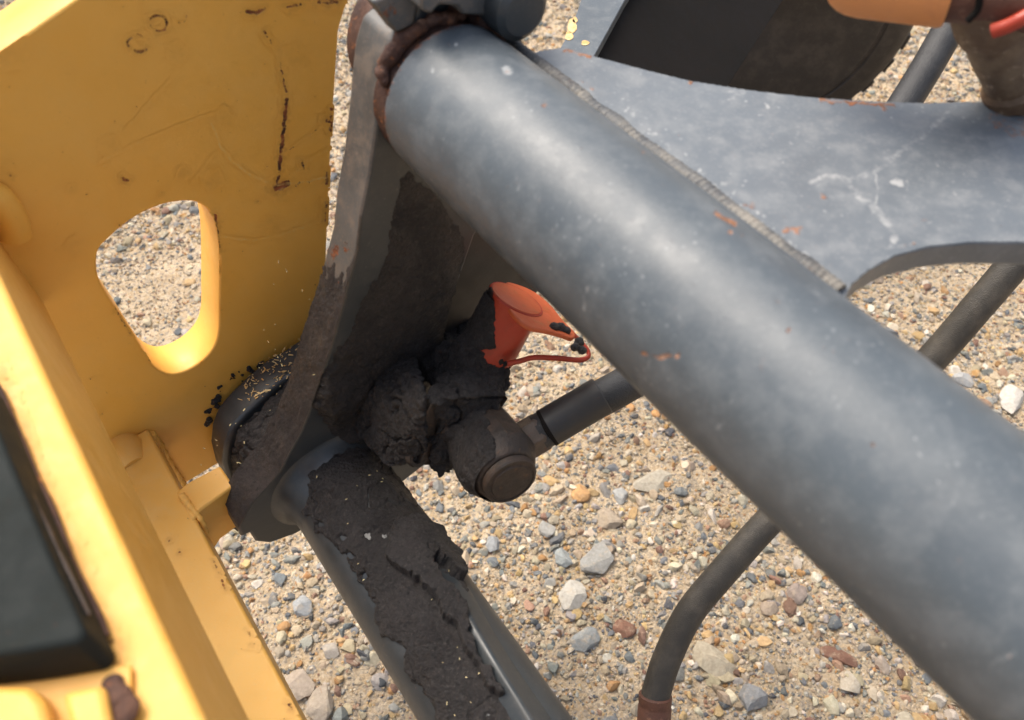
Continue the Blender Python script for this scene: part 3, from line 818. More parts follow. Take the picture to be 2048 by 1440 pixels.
mp = [([(1016, 140)], 13, 1.2), ([(864, 140)], 7, .8), ([(912, 88)], 5, .9), ([(1176, 572), (1166, 620)], 6, .5), ([(1300, 720), (1270, 800)], 8, .28), ([(1434, 856), (1450, 846)], 7, .6),
      ([(1360, 418), (1386, 430)], 9, .4), ([(1980, 1330), (2040, 1300)], 6, .45), ([(866, 140)], 6, .6), ([(1500, 1215)], 4, .4), ([(1080, 394)], 5, .35)]
for k in range(60):
    t = rng.uniform(0, 1); x = 800 + t * 1200; y = 200 + t * 950 + rng.normal(0, 90); mp.append(([(x, y), (x + rng.normal(0, 4), y + rng.normal(0, 5))], rng.uniform(1.5, 3.5), rng.uniform(.3, .7)))
rust = np.maximum(strokes(Q, P, mr, 15, 4) * fr, .62 * sstep(P[..., 0] + fbm(P, 120, 3, 5) * .006, U_END - .006, U_END + .001))
pale = strokes(Q, P, mp, 25, 3) * fr
tint = strokes(Q, P, [(a, h * 1.6, 1) for a, h, s in mr], 35, 3) * fr
skin('main_tube', P, N, fbm(P, 12, 2, 3) * 0.0004, np.ones(P.shape[:2], bool), GREY, arm, {'rust': rust, 'pale': pale, 'tint': tint})
lathe('tube_end', (U_END - 0.0015, MAIN_C[1], MAIN_C[2]), Uv, [(0, RT - .001), (0.001, RT - .001)], GREY, arm)
lathe('rust_collar', (U_END - .0003, MAIN_C[1], MAIN_C[2]), Uv, [(0, RT - .0016), (.004, RT - .0026), (.0125, RT - .0012), (.016, RT - .001)], RUST, arm, n=80)
bm = bmesh.new()
for k in range(46):
    a_ = math.radians(-12 + 150 * k / 45 + rng.uniform(-2, 2)); rr = RT + rng.uniform(.000, .005) * math.sin(math.pi * min(1, max(0, k / 45))) ** .5
    # arc over the top and far side of the tube end
    b_ = a_ + math.radians(42)
    add_ball(bm, np.array([U_END + rng.uniform(.007, .013), MAIN_C[1] + math.cos(b_) * rr, MAIN_C[2] + math.sin(b_) * rr]), rng.uniform(.0035, .0062))
me = voxelise(bm, .0012, 2); crumble(me, .002, .0016, 44); link('rust_scale', me, RUST, arm)
lathe('pivot_pin', (U_LINK + T_LINK - .001, MAIN_C[1] - .011, MAIN_C[2] + .013), Uv, [(0, RT), (.010, RT), (.018, RT - .001), (.020, RT - .006)], RUST, arm, n=64)

# link plate: front outline, thick curved edge
edge_px = [(850, -160), (846, -70), (838, 0), (829, 55), (800, 66), (784, 80), (774, 108), (767, 132), (760, 180), (753, 243), (745, 300), (739, 347), (730, 390), (721, 434), (714, 500), (705, 535), (695, 566), (685, 609), (673, 652),
           (660, 699), (641, 755), (622, 810), (600, 866), (577, 906), (558, 943), (532, 974), (506, 1002), (490, 1028), (478, 1055)]
bot_px = [(482, 1075), (500, 1066), (512, 1084), (540, 1087), (592, 1068), (640, 1040), (760, 1000), (850, 930), (868, 800), (880, 690), (905, 600), (950, 470), (1040, 330), (1046, 60), (1040, -160)]
front = [pu(x, y, U_LINK) for x, y in edge_px + bot_px]
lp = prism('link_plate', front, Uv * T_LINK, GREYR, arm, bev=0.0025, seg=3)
lp.data.materials.append(GREYD)  # darker slot for the broad faces: their shade is put into the colour
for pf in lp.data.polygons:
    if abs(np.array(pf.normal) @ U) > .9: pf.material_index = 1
# rear lug with round end
lug_px = [(760, 560), (700, 660), (655, 705), (600, 742), (560, 765), (525, 795), (490, 828), (464, 858), (451, 890), (447, 925), (455, 960), (480, 1000), (560, 1010), (700, 960), (800, 800)]
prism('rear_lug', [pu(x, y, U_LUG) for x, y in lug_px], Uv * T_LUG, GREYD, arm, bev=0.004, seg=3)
# plate behind, seen under the tube
prism('back_plate', [pu(x, y, U_LINK + .020) for x, y in ((850, 400), (950, 400), (1078, 580), (1062, 604), (1030, 640), (1000, 700), (850, 720))], Uv * 0.012, STEELD, arm, bev=.002)
# lower tube
P, N = tube_grid(LOW_C, RT, -0.30, U_LINK - 0.001, 0.0015, 200)
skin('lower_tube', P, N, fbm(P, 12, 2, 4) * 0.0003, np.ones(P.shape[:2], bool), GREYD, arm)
# fillet where it is welded to the link plate
lathe('weld_collar', (U_LINK - 0.030, LOW_C[1], LOW_C[2]), Uv, [(0, .0500), (.008, .0505), (.015, .0518), (.021, .0540), (.025, .0570), (.0285, .0605), (.0298, .064)], GREYD, arm, n=80)

# stiffener fin along the lower tube
th = np.linspace(0, 1, 40)
def low_hit(px, py, r=RT):
    d = ray(px, py); a = d[1] ** 2 + d[2] ** 2; b = -2 * (d[1] * LOW_C[1] + d[2] * LOW_C[2]); c = LOW_C[1] ** 2 + LOW_C[2] ** 2 - r * r
    q = b * b - 4 * a * c
    t = (-b - math.sqrt(max(q, 0))) / (2 * a); return d * t
ridge = smooth_line([(862, 1105), (885, 1150), (925, 1205), (965, 1275), (1000, 1335), (1040, 1400), (1085, 1475), (1130, 1550), (1230, 1720)], 8)
vs = []
nr = len(ridge)
for k, (x, y) in enumerate(ridge):
    g = sstep(np.array(k / nr), 0, 0.5) 
    top = low_hit(x, y, RT); n_ = top - LOW_C; n_[0] = 0; n_ /= np.linalg.norm(n_)
    hgt = 0.001 + 0.011 * float(g)
    apex = low_hit(x, y, RT + hgt)
    side = np.cross(np.array([1.0, 0, 0]), n_)
    if side @ np.array([0, -1, 0]) < 0: side = -side      # towards the right in the picture
    ln = []
    for s, hh in ((-0.0105, -.0035), (-0.0085, .0006), (-0.0055, hgt * .55), (-.0025, hgt * .92), (0, hgt), (.0025, hgt * .93), (.006, hgt * .72), (.014, hgt * .30 ), (.026, -.0055), (.034, -.014)):
        ln.append(apex - n_ * hgt + n_ * hh + side * s)
    vs.append(ln)
vs = np.array(vs)
a, b = vs.shape[:2]; idx = np.arange(a * b).reshape(a, b)
q = np.stack([idx[:-1, :-1], idx[1:, :-1], idx[1:, 1:], idx[:-1, 1:]], -1).reshape(-1, 4)
o = link('stiffener', fast_mesh(to_world(vs.reshape(-1, 3)), q), GREYD, arm)
m = o.modifiers.new('sub', 'SUBSURF'); m.levels = 1; m.render_levels = 2

# gusset plate welded along the main tube, level
WG = MAIN_C[2] + 0.024
gpx = [(1050, 110), (1090, 100), (1130, 96), (1185, 112), (1290, 140), (1380, 162), (1500, 181), (1620, 195), (1740, 203), (1850, 207), (1960, 203), (2048, 198), (2250, 180), (2700, 200), (2700, 620), (2300, 520), (2160, 492), (2040, 485), (1940, 485), (1860, 493), (1790, 511), (1735, 541), (1700, 572), (1680, 620), (1500, 620), (1300, 420)]
gp = [pw(x, y, WG) for x, y in gpx]
prism('gusset_plate', gp, (0, 0, -0.016), GREYG, arm, bev=0.0012)
# worn patches on it
cs = np.array(gp)
us = np.arange(-0.05, 0.42, 0.0008); vsn = np.arange(-0.75, -0.22, 0.0008)
UU, VV = np.meshgrid(us, vsn, indexing='ij')
P = np.stack([UU, VV, np.full_like(UU, WG)], -1); Q = project(P)
inside = in_poly(Q, gpx) & (Q[..., 0] < 2120) & (Q[..., 0] > 1020)
gr = [([(1380, 166)], 7, 1), ([(1488, 410), (1508, 412)], 5, 1), ([(1642, 394), (1650, 394)], 5.5, .9), ([(1568, 464), (1600, 461)], 7, 1), ([(1640, 200), (1700, 206), (1790, 212)], 5, .9), ([(1130, 103), (1170, 110), (1182, 114)], 5, .9), ([(1760, 214), (1772, 218)], 6, .9),
      ([(1990, 240), (2030, 262), (2060, 250)], 24, .56), ([(1850, 206), (1950, 203)], 3, .6), ([(1800, 494), (1830, 488)], 3, .6), ([(1780, 380)], 3, .8), ([(1862, 270)], 2, .8), ([(1948, 404)], 2.5, .8), ([(1840, 440), (1850, 442)], 3, .5), ([(1160, 160), (1200, 190)], 5, .5)]
gpl = [([(1905, 220), (1850, 270), (1800, 305), (1750, 345)], 8, .42), ([(1620, 365), (1660, 352), (1700, 360), (1730, 352)], 7, .55), ([(1690, 362), (1720, 395), (1750, 420), (1775, 450)], 8.5, .62), ([(1752, 350), (1752, 410)], 3, .7), ([(1788, 480)], 12, .7),
       ([(1788, 366), (1800, 366)], 8, .9), ([(1810, 362), (1815, 385)], 3, .5), ([(1535, 216)], 5, .9), ([(1460, 184), (1490, 184)], 7, .55), ([(1700, 508), (1780, 500), (1830, 489)], 3, .4), ([(1450, 205), (1480, 185)], 4, .4)]
for k in range(140):
    x, y = rng.uniform(1100, 2048), rng.uniform(110, 520); gpl.append(([(x, y)], rng.uniform(1.5, 3.2), rng.uniform(.4, .85)))
for k in range(60):
    t = rng.uniform(0, 1); x = 1240 + t * 420; y = 215 + t * 340 + rng.normal(0, 8); gpl.append(([(x, y)], rng.uniform(3, 7), rng.uniform(.4, .8)))
skin('worn_paint', P, np.broadcast_to(np.array([0, 0, 1.0]), P.shape), np.full(UU.shape, 0.0004), inside & (seg_dist(Q, gpx, True) > 2), GREYG, arm,
     {'rust': strokes(Q, P, gr, 41, 5), 'pale': strokes(Q, P, gpl, 51, 5), 'tint': strokes(Q, P, [(a_, h * 1.5, .9) for a_, h, s in gr], 61, 3)})
# weld bead along tube and plate
ang = R(2)
wb = [np.array([u, MAIN_C[1] - math.sqrt(RT ** 2 - .024 ** 2) - .0025, WG - .001]) for u in np.linspace(-0.02, 0.40, 60)]
wb = [p for p in wb if project(p)[0] < 1690]
wl = smooth_line(wb, 14)
sweep('weld_bead', wl, 0.0056 + 0.00016 * np.sin(np.arange(len(wl)) * .9) + rng.normal(0, .00010, len(wl)), WELD, arm, n=32, wob=0.0014, seed=14)
# lug low on the tube at the right edge
prism('tube_lug', [pw(x, y, MAIN_C[2] + .02) for x, y in smooth_line([(1975, 880), (2000, 862), (2060, 858), (2160, 900), (2160, 1010), (2060, 960), (1990, 920)], 3)], (0, 0, -0.03), GREY, arm, bev=.006, seg=4)

# head of the link plate: bolt, cover plates, stub pin
prism('chipped_pad', [pu(x, y, U_LINK - .003) for x, y in ((745, 5), (800, -20), (838, 0), (828, 52), (792, 68))], Uv * 0.012, GREYR, arm, bev=.002)
lathe('bolt', pu(1005, 48, U_LINK - .016), Uv, [(0, .013), (.003, .0165), (.016, .0165)], RUST, arm, n=24, bev=.001)
prism('cover_plate', [pu(x, y, U_LINK - .018) for x, y in ((845, -90), (842, 20), (862, 30), (880, 10), (915, 14), (925, 30), (985, 34), (1030, 20), (1058, 30), (1062, -90))], Uv * 0.017, GREYR, arm, bev=.002)
lathe('stub_pin', pu(1050, 26, U_LINK - .035), Uv, [(0, .0145), (.003, .019), (.05, .019)], GREYD, arm, n=40)

# ------------------------------------------------------------------ dried dirt on the arm
def smooth_poly(pts, n=3): return [tuple(p) for p in smooth_line(pts, n, True)]
Z7 = lambda L: [(500 + x / 2.44, 850 + y / 2.44) for x, y in L]
Z5 = lambda L: [(400 + x / 2.88, 560 + y / 2.88) for x, y in L]
P, N = tube_grid(LOW_C, RT + .0002, 0.02, U_LINK - 0.004, 0.0008, 300, 20, 160)
Q = project(P)
crust = smooth_poly(Z7([(420, 60), (380, 150), (310, 185), (275, 340), (252, 430), (310, 440), (335, 520), (430, 600), (500, 710), (560, 800), (622, 880), (615, 960), (690, 1045), (752, 1100), (760, 1200), (840, 1300), (915, 1400), (960, 1500),
            (1370, 1500), (1290, 1330), (1175, 1200), (1105, 1080), (1065, 960), (1042, 860), (1045, 780), (1010, 690), (940, 590), (905, 500), (890, 400), (830, 280), (760, 180), (640, 60), (540, 40)]))
chunk = smooth_poly(Z7([(700, 495), (760, 478), (860, 500), (945, 605), (1030, 740), (1000, 760), (930, 690), (890, 670), (930, 770), (1030, 880), (1062, 960), (1075, 1060), (1140, 1180), (1240, 1330), (1180, 1310), (1100, 1190), (1045, 1100), (1000, 1000), (945, 940), (900, 865), (820, 775), (725, 712), (678, 655), (692, 575)]))
ns = fbm(P, 150, 4, 71, .6)
d1 = sdf(Q, crust) + ns * 10 + fbm(P, 45, 2, 72) * 10
wq = fbm(P, 110, 3, 76); wq2 = fbm(P, 110, 3, 77)
for hx, hy, hr in [(735, 1074, 7), (640, 1048, 5), (688, 1076, 4), (703, 1112, 3.5), (727, 1152, 5), (766, 1073, 4)]:
    d1 = np.minimum(d1, np.hypot(Q[..., 0] - hx + wq * 9, (Q[..., 1] - hy) * 1.25 + wq2 * 9) - hr * 1.3 + ns * 9)
hole1 = [(886, 1255), (896, 1262), (918, 1305), (916, 1314), (902, 1290), (888, 1270)]

d2 = sdf(Q, chunk) + ns * 9
thick = 0.0026 + fbm(P, 22, 3, 73) * 0.0018
h = np.where(d1 > 0, thick * sstep(d1, -1, 7) + 0.0105 * sstep(d2, -1.5, 3) + ns * .0013 + fbm(P, 420, 3, 74) * .0007, -0.002)
h = np.where(d1 > 0, np.maximum(h, .0005), h)
crk = np.abs(fbm(P, 30, 3, 75)); h = h - .0018 * (1 - sstep(crk, 0, .03)) * (d1 > 8)
skin('dirt_crust', P, N, h, d1 > -1, MUD, arm)
# dirt on the strip edge of the link plate
def strip_surface(pts_px, u0, u1, du, sub):
    line = smooth_line([pu(x, y, u0) for x, y in pts_px], sub)
    L = np.array(line); us = np.arange(u0, u1 + du / 2, du)
    T = np.gradient(L, axis=0); T /= np.linalg.norm(T, axis=1)[:, None]
    Nn = np.cross(T, Uv)
    Nn *= np.sign((Nn * -L).sum(-1))[:, None]
    P = np.repeat(L[:, None, :], len(us), 1).copy(); P[..., 0] = us[None]
    return P, np.repeat(Nn[:, None, :], len(us), 1)
P, N = strip_surface([p for p in edge_px if p[1] > 400], U_LINK - .001, U_LINK + T_LINK, .0008, 22)
Q = project(P)
ns = fbm(P, 160, 4, 81, .6)
lim = sstep(Q[..., 1] + ns * 40 + fbm(P, 30, 2, 82) * 60, 500, 640)
h = (.0022 + fbm(P, 30, 3, 83) * .0022 + ns * .0014 + fbm(P, 420, 2, 84) * .0005) * lim - .0012 * (1 - lim)
h *= sstep(P[..., 0], U_LINK - .001, U_LINK + .006) * .9 + .1
h *= 1 - .6 * sstep(Q[..., 1], 880, 960)
skin('dirt_crust', P, N, h, h > -.0004, MUDB, arm)
# dirt packed between link plate and rear lug
pk = [(700, 640), (655, 730), (600, 765), (545, 812), (500, 850), (472, 885), (458, 925), (458, 975), (466, 1010), (485, 1000), (520, 980), (600, 900), (650, 800), (720, 700)]
bm = bmesh.new()
pts = []
for x, y in ((640, 724), (580, 760), (540, 790), (505, 824), (478, 854), (464, 886), (460, 925), (468, 965), (500, 985), (560, 940), (640, 850), (700, 740)):
    p = pu(x, y, U_LUG); p[0] = U_LINK + T_LINK - .003; pts.append(p)
front_poly = pts
me = prism('tmpdirt', pts, Uv * (U_LUG - U_LINK - T_LINK + .002), None, None, bev=0)
mm = me.data.copy(); bpy.data.objects.remove(me); add_mesh(bm, mm)
for (x, y, r, uu) in ((482, 968, .010, .455), (500, 975, .010, .455), (498, 925, .010, .47), (466, 1040, .007, .445), (545, 880, .010, .475), (585, 840, .010, .475), (486, 1000, .010, .447)):
    add_ball(bm, pu(x, y, uu) + np.array([0, -.004, -.008]), r * 1.2, r, r * .9)
me = voxelise(bm, 0.0013, 3); crumble(me, .0040, .0036, 12, .003); link('packed_dirt', me, MUD, arm)
bm = bmesh.new()
for (x, y, r) in ((428, 806, .006), (420, 822, .0055), (418, 842, .005), (434, 795, .005), (466, 757, .0045), (480, 748, .003), (502, 738, .0045), (520, 728, .003), (445, 780, .003), (640, 660, .004)):
    for q_ in range(4): add_ball(bm, pu(x + rng.normal(0, 4), y + rng.normal(0, 5), U_YEL - .001), r * rng.uniform(.3, .6))
me = voxelise(bm, .0007, 0); crumble(me, .0018, .003, 61); dc = link('dirt_crumbs', me, MUD, arm); dc['kind'] = 'stuff'
# dirt on the front of the link plate
vsn = np.arange(-0.36, 0.03, .0011); wsn = np.arange(-.80, -.33, .0011)
VV, WW = np.meshgrid(vsn, wsn, indexing='ij'); P = np.stack([np.full_like(VV, U_LINK), VV, WW], -1); Q = project(P)
facep = [(800, 360), (790, 420), (780, 480), (765, 540), (745, 600), (720, 650), (700, 690), (680, 720), (660, 760), (650, 800), (700, 850), (790, 860), (870, 800), (878, 690), (903, 600), (945, 475), (870, 380), (810, 330)]
ns = fbm(P, 150, 4, 91, .6)
wet = in_poly(Q, edge_px + bot_px)
dd = sdf(Q, facep) - 10 + ns * 14 + fbm(P, 26, 3, 92) * 34 + (Q[..., 1] - 560) * .12 + 12
h = (.0006 + fbm(P, 30, 3, 93) * .0004 + fbm(P, 420, 3, 95) * .0005 + sstep(Q[..., 1], 660, 800) * .007 * (0.7 + fbm(P, 40, 3, 94))) * sstep(dd, 0, 14) + ns * .0007 * sstep(dd, 0, 14)
skin('dirt_crust', P, np.broadcast_to(np.array([-1.0, 0, 0]), P.shape), np.maximum(h, .0002), (dd > 0) & wet & (seg_dist(Q, edge_px) > 3), MUD, arm)

# ------------------------------------------------------------------ hydraulic coupling block, caked
cb = empty('coupling_block', pz(850, 850, .74), 'dirt caked hydraulic coupling block bolted to the front of the link plate', 'hydraulic block')
bm = bmesh.new()
def hullpx(L): add_hull(bm, [pz(x, y, z * .965) for x, y, z in L])
hullpx([(862, 806, .668), (880, 800, .680), (870, 868, .700), (820, 884, .690), (826, 870, .73), (885, 800, .75), (880, 880, .75)])
hullpx([(1019, 797, .712), (1000, 770, .735), (985, 830, .735), (1004, 815, .725), (900, 780, .77), (900, 870, .76)])
hullpx([(800, 900, .730), (838, 932, .712), (862, 880, .702), (900, 925, .75), (800, 860, .76)])
me = voxelise(bm, .0013, 2); crumble(me, .0010, .0006, 20); link('body', me, RUSTD, cb)
bm = bmesh.new()
def ballpx(x, y, z, r, ry=None, rz=None): add_ball(bm, pz(x, y, z * .965), r, ry, rz)
# the big faceted cake of dirt on the left face
hullpx([(714, 748, .752), (740, 708, .750), (772, 688, .752), (832, 712, .735), (852, 790, .668), (846, 806, .664), (812, 876, .688), (852, 902, .700), (812, 930, .715), (783, 934, .722), (750, 906, .735), (718, 874, .742), (690, 812, .760),
        (735, 770, .722), (770, 830, .702), (700, 800, .80), (800, 700, .79), (820, 900, .77), (740, 880, .79)])
# dirt over the top and right of the block, down to the nut
hullpx([(850, 796, .672), (885, 745, .715), (950, 730, .712), (1002, 762, .715), (1012, 790, .704), (960, 792, .690), (900, 798, .674), (900, 760, .76), (980, 780, .76)])
hullpx([(858, 803, .669), (1008, 797, .708), (930, 762, .716), (885, 745, .722), (905, 842, .697), (985, 840, .712), (870, 850, .700), (880, 800, .78), (960, 820, .76)])
hullpx([(890, 806, .680), (985, 800, .700), (996, 836, .715), (960, 862, .712), (915, 900, .708), (880, 958, .728), (858, 934, .722), (872, 880, .702), (960, 840, .75), (880, 920, .76)])
hullpx([(860, 850, .725), (900, 830, .725), (960, 850, .73), (900, 950, .74), (850, 930, .74), (920, 900, .725), (870, 900, .722), (900, 880, .78)])
ballpx(868, 880, .718, .012); ballpx(915, 858, .704, .011); ballpx(880, 905, .716, .010); ballpx(955, 835, .704, .010)
hullpx([(770, 700, .775), (870, 690, .775), (950, 640, .79), (900, 760, .735), (830, 720, .745), (700, 790, .80), (880, 640, .80)])
# neck up to the cap
nk = [pz(925, 770, .728), pz(938, 740, .720), pz(956, 712, .712), pz(968, 690, .705)]
add_mesh(bm, lathe_mesh(pz(918, 790, .722), pz(973, 694, .706) - pz(918, 790, .722), [(0, .034), (.02, .0310), (.045, .0275), (.056, .0262)], 40))
ballpx(985, 760, .725, .016); ballpx(900, 720, .75, .018); ballpx(880, 700, .77, .017)
me = voxelise(bm, .0011, 6)
crumble(me, .0026, .0036, 22, .0050); link('dirt_crust', me, MUD, cb)
for (x, y, z, r, d) in ((837, 914, .696, .0095, (.55, -.25, .8)), (908, 856, .688, .0085, (.75, .1, .65))):
    dd = cdir(*d)
    lathe('bolt', pz(x, y, z * .984) - dd * .02, dd, [(0, r * 1.1), (.018, r * 1.1), (.021, r * .95), (.021, r * .62), (.0165, r * .58), (.016, .0005)], RUSTD, cb, n=28)

# banjo nut
ax = cdir(.43, -.57, .70)
c0 = pz(1021, 962, .655)
nut = empty('union_nut', c0 - ax * .03, 'large dirt caked round union nut with rusty end cap below the coupling block', 'union nut')
lathe('nut_body', c0 - ax * .074, ax, [(0, .022), (.006, .0305), (.048, .0340), (.056, .0335), (.068, .0266), (.0685, .0225)], RUSTD, nut, n=12, phase=.2, bev=.0012)
lathe('end_cap', c0 - ax * .006, ax, [(0, .022), (.001, .0240), (.006, .0240), (.0075, .0230), (.0078, .0208), (.0072, .0205), (.0074, .0185), (.0086, .0175), (.0090, .001)], RUSTD, nut, n=56)
P, N = lathe_grid(c0 - ax * .076, ax, [(0, .0215), (.006, .0310), (.048, .0345), (.056, .0340), (.068, .0272)], 150, 330)
Q = project(P); nz = fbm(P, 150, 4, 101, .6)
lim = (P[..., :] * N).sum(-1) < .35
dd = 30 - ((Q[..., 0] - 985) + (Q[..., 1] - 930) * -.35) + nz * 16 + fbm(P, 45, 3, 102) * 26
dd = np.maximum(dd, 0 * dd - 5)
h = (.0022 + fbm(P, 40, 3, 103) * .0016 + nz * .0016 + fbm(P, 420, 3, 104) * .0006) * sstep(dd, 0, 8)
skin('dirt_crust', P, N, np.where(dd > 0, np.maximum(h, .0003), -.002), dd > -1, MUD, nut)

# ------------------------------------------------------------------ hoses
def px_path(L, n=10): return smooth_line([pz(x, y, z) for x, y, z in L], n)
hc = px_path([(1030, 893, .70), (1090, 858, .70), (1170, 813, .71), (1250, 770, .72), (1400, 680, .76), (1560, 530, .80), (1700, 370, .84), (1810, 205, .86), (1885, 80, .86), (1960, -60, .86), (2010, -160, .86)])
h1 = empty('hydraulic_hose', hc[0], 'black hydraulic hose from the rusty hex nut running behind the big grey tube', 'hose')
sweep('hose', hc[8:], .0168, HOSE, h1, n=40)
d = hc[6] - hc[2]; d /= np.linalg.norm(d)
st = pz(1036, 890, .70)
lathe('hex_nut', st, d, [(0, .0150), (.003, .0182), (.024, .0182), (.0265, .0165)], RUSTM, h1, n=6, phase=.35, bev=.001)
lathe('collar', st + d * .0265, d, [(0, .0158), (.0022, .0158), (.0024, .0178), (.0056, .0178)], BLACKP, h1, n=40)
lathe('ferrule', st + d * .031, d, [(0, .0160), (.001, .0178), (.055, .0174), (.056, .0165)], STEELD, h1, n=40)
h2p = px_path([(2200, 330, .82), (2120, 420, .82), (2048, 505, .82), (1960, 608, .84), (1860, 722, .87), (1720, 860, .90), (1610, 970, .90), (1530, 1050, .90), (1450, 1140, .90), (1380, 1225, .90), (1335, 1315, .90), (1314, 1380, .90), (1310, 1402, .90)])
h2 = empty('hydraulic_hose', h2p[-1], 'black hydraulic hose passing under the big tube and bending down to a rusty ferrule', 'hose')
sweep('hose', h2p, .0165, HOSEG, h2, n=40)
fd = pz(1303, 1520, .905) - pz(1311, 1388, .90); fd /= np.linalg.norm(fd)
lathe('ferrule', pz(1311, 1388, .90), fd, [(0, .0168), (.0015, .0190), (.010, .0188), (.0115, .0182), (.0135, .0182), (.015, .0190), (.09, .0192)], FERR, h2, n=40)

# ------------------------------------------------------------------ red dust cap with its strap
ca = cdir(.46, .79, .41)
cp = pz(1033, 598, .685)
cap = empty('dust_cap', cp - ca * .05, 'red orange plastic dust cap half covered in black dirt on the coupling neck', 'dust cap')
x_, y_, _ = frame_of(ca)
prof = [(-.060, .0240), (-.059, .0262), (-.052, .0262), (-.030, .0255), (-.012, .0250), (-.005, .0258), (-.0008, .0262), (.0006, .0254), (.0004, .0240), (.0002, .001)]
me = lathe_mesh(cp, ca, prof, 72)
for k in range(2): pass
bm = bmesh.new(); bm.from_mesh(me); bmesh.ops.subdivide_edges(bm, edges=[e for e in bm.edges if e.calc_length() > .006], cuts=4, use_grid_fill=True); bm.to_mesh(me); bm.free(); auto_smooth(me, 28)
q = project((get_co(me) - C0) @ B.T)
mask = 1 - sstep(q[:, 0] - (985 + (q[:, 1] - 600) * .03 + (q[:, 1] > 700) * 0), -6, 8)
lo = Z5([(1690, 40), (1700, 150), (1690, 250), (1700, 340), (1705, 400), (1640, 400), (1560, 390), (1480, 340), (1500, 200), (1640, 30)])
mask = sstep(sdf(q, lo), -6, 8)
attr(me, 'dirt', mask * .95)
link('cap_body', me, RED, cap)
lathe('cap_top', cp - ca * .0006, ca, [(0, .0238), (.0014, .0238), (.0018, .0230), (.0018, .001)], REDTOP, cap, n=64)
# tab from the rim
tp = [(1010, 566), (1040, 570), (1072, 585), (1102, 610), (1128, 642), (1150, 664), (1146, 676), (1122, 668), (1090, 660), (1064, 655), (1040, 640), (1016, 610)]
def on_plane(px, py, p0, nrm):
    r = ray(px, py); return r * ((p0 @ nrm) / (r @ nrm))
tpp = [on_plane(x, y, cp - ca * .0005, ca) for x, y in smooth_line(tp, 4, True)]
prism('tab', tpp, -ca * .0042, REDTOP, cap, bev=.0012)
bm = bmesh.new()
for (x, y, r) in ((1108, 655, .0045), (1120, 656, .005), (1132, 662, .004), (1158, 684, .0045), (1150, 694, .004), (1164, 700, .004)): add_ball(bm, on_plane(x, y, cp, ca), r)
me = voxelise(bm, .0008, 1); crumble(me, .0016, .0014, 33); link('dirt_crust', me, MUD, cap)
sp = smooth_line([on_plane(1146, 668, cp - ca * .002, ca), pz(1162, 684, .70), pz(1175, 700, .70), pz(1176, 714, .698), pz(1158, 720, .695), pz(1120, 717, .69), pz(1070, 715, .685), pz(1040, 722, .682), pz(1015, 728, .68)], 8)
sweep('strap', sp, .0027, RED, cap, n=14, flat=.7)
P, N = lathe_grid(cp, ca, [(-.0625, .0266), (-.056, .0270), (-.040, .0266), (-.022, .0261), (-.010, .0258), (-.004, .0262)], 130, 330)
Q = project(P); nz = fbm(P, 170, 4, 111, .6)
dd = sdf(Q, lo) + nz * 9 + fbm(P, 50, 2, 112) * 6
ff = (P * N).sum(-1) < 0
h = (.0012 + fbm(P, 50, 3, 113) * .0009 + nz * .0009 + fbm(P, 420, 3, 114) * .0005) * sstep(dd, 0, 6)
skin('dirt_crust', P, N, np.where(dd > 0, np.maximum(h, .0002), -.001), (dd > -1) & ff, MUD, cap)
# hanging flake
bm = bmesh.new()
for (x, y, r) in ((998, 745, .006), (1006, 758, .004), (1012, 768, .0025), (1000, 760, .003)): add_ball(bm, pz(x, y, .70), r)
me = voxelise(bm, .0008, 1); crumble(me, .0016, .0014, 37); link('dirt_flake', me, MUD, cb)

# ------------------------------------------------------------------ second coupling, top right corner
q2 = empty('hose_coupling', pz(1990, 120, .42), 'stained hose coupling with faded orange cap above the gusset plate', 'hose coupling')
a2 = pz(1665, -42, .44); b2 = pz(1905, -22, .42); d2 = b2 - a2; L2 = np.linalg.norm(d2); d2 /= L2
lathe('cap_body', a2, d2, [(-.004, .002), (-.003, .006), (-.001, .0095), (.002, .0130), (.006, .0158), (.011, .0176), (.018, .0186), (.05, .0193), (L2 - .002, .0195), (L2, .0188)], PEACH, q2, n=56)
lathe('neck', b2, d2, [(0, .0165), (.012, .0165), (.013, .0150), (.03, .0150), (.04, .018), (.07, .018)], FERR, q2, n=48)
e0 = pz(1990, 20, .43); e1 = pw(2034, 205, WG); d3 = e1 - e0; L3 = np.linalg.norm(d3); d3 /= L3
lathe('elbow', e0, d3, [(-.02, .0205), (-.008, .0215), (.006, .0215), (.012, .0205), (.014, .0185), (.030, .0175), (.045, .0155), (.055, .0150), (.058, .0170), (.066, .0170), (.068, .0145), (L3, .014)], BRASS, q2, n=48)
sweep('retaining_ring', smooth_line([pz(1985, 62, .41), pz(2015, 52, .405), (pz(2050, 34, .40)), pz(2090, 10, .40)], 8), .0038, RED, q2, n=14)
sweep('retaining_ring', smooth_line([pz(1935, 42, .41), pz(1955, 20, .405), (pz(1960, -8, .40))], 8), .0018, BLACKP, q2, n=14)

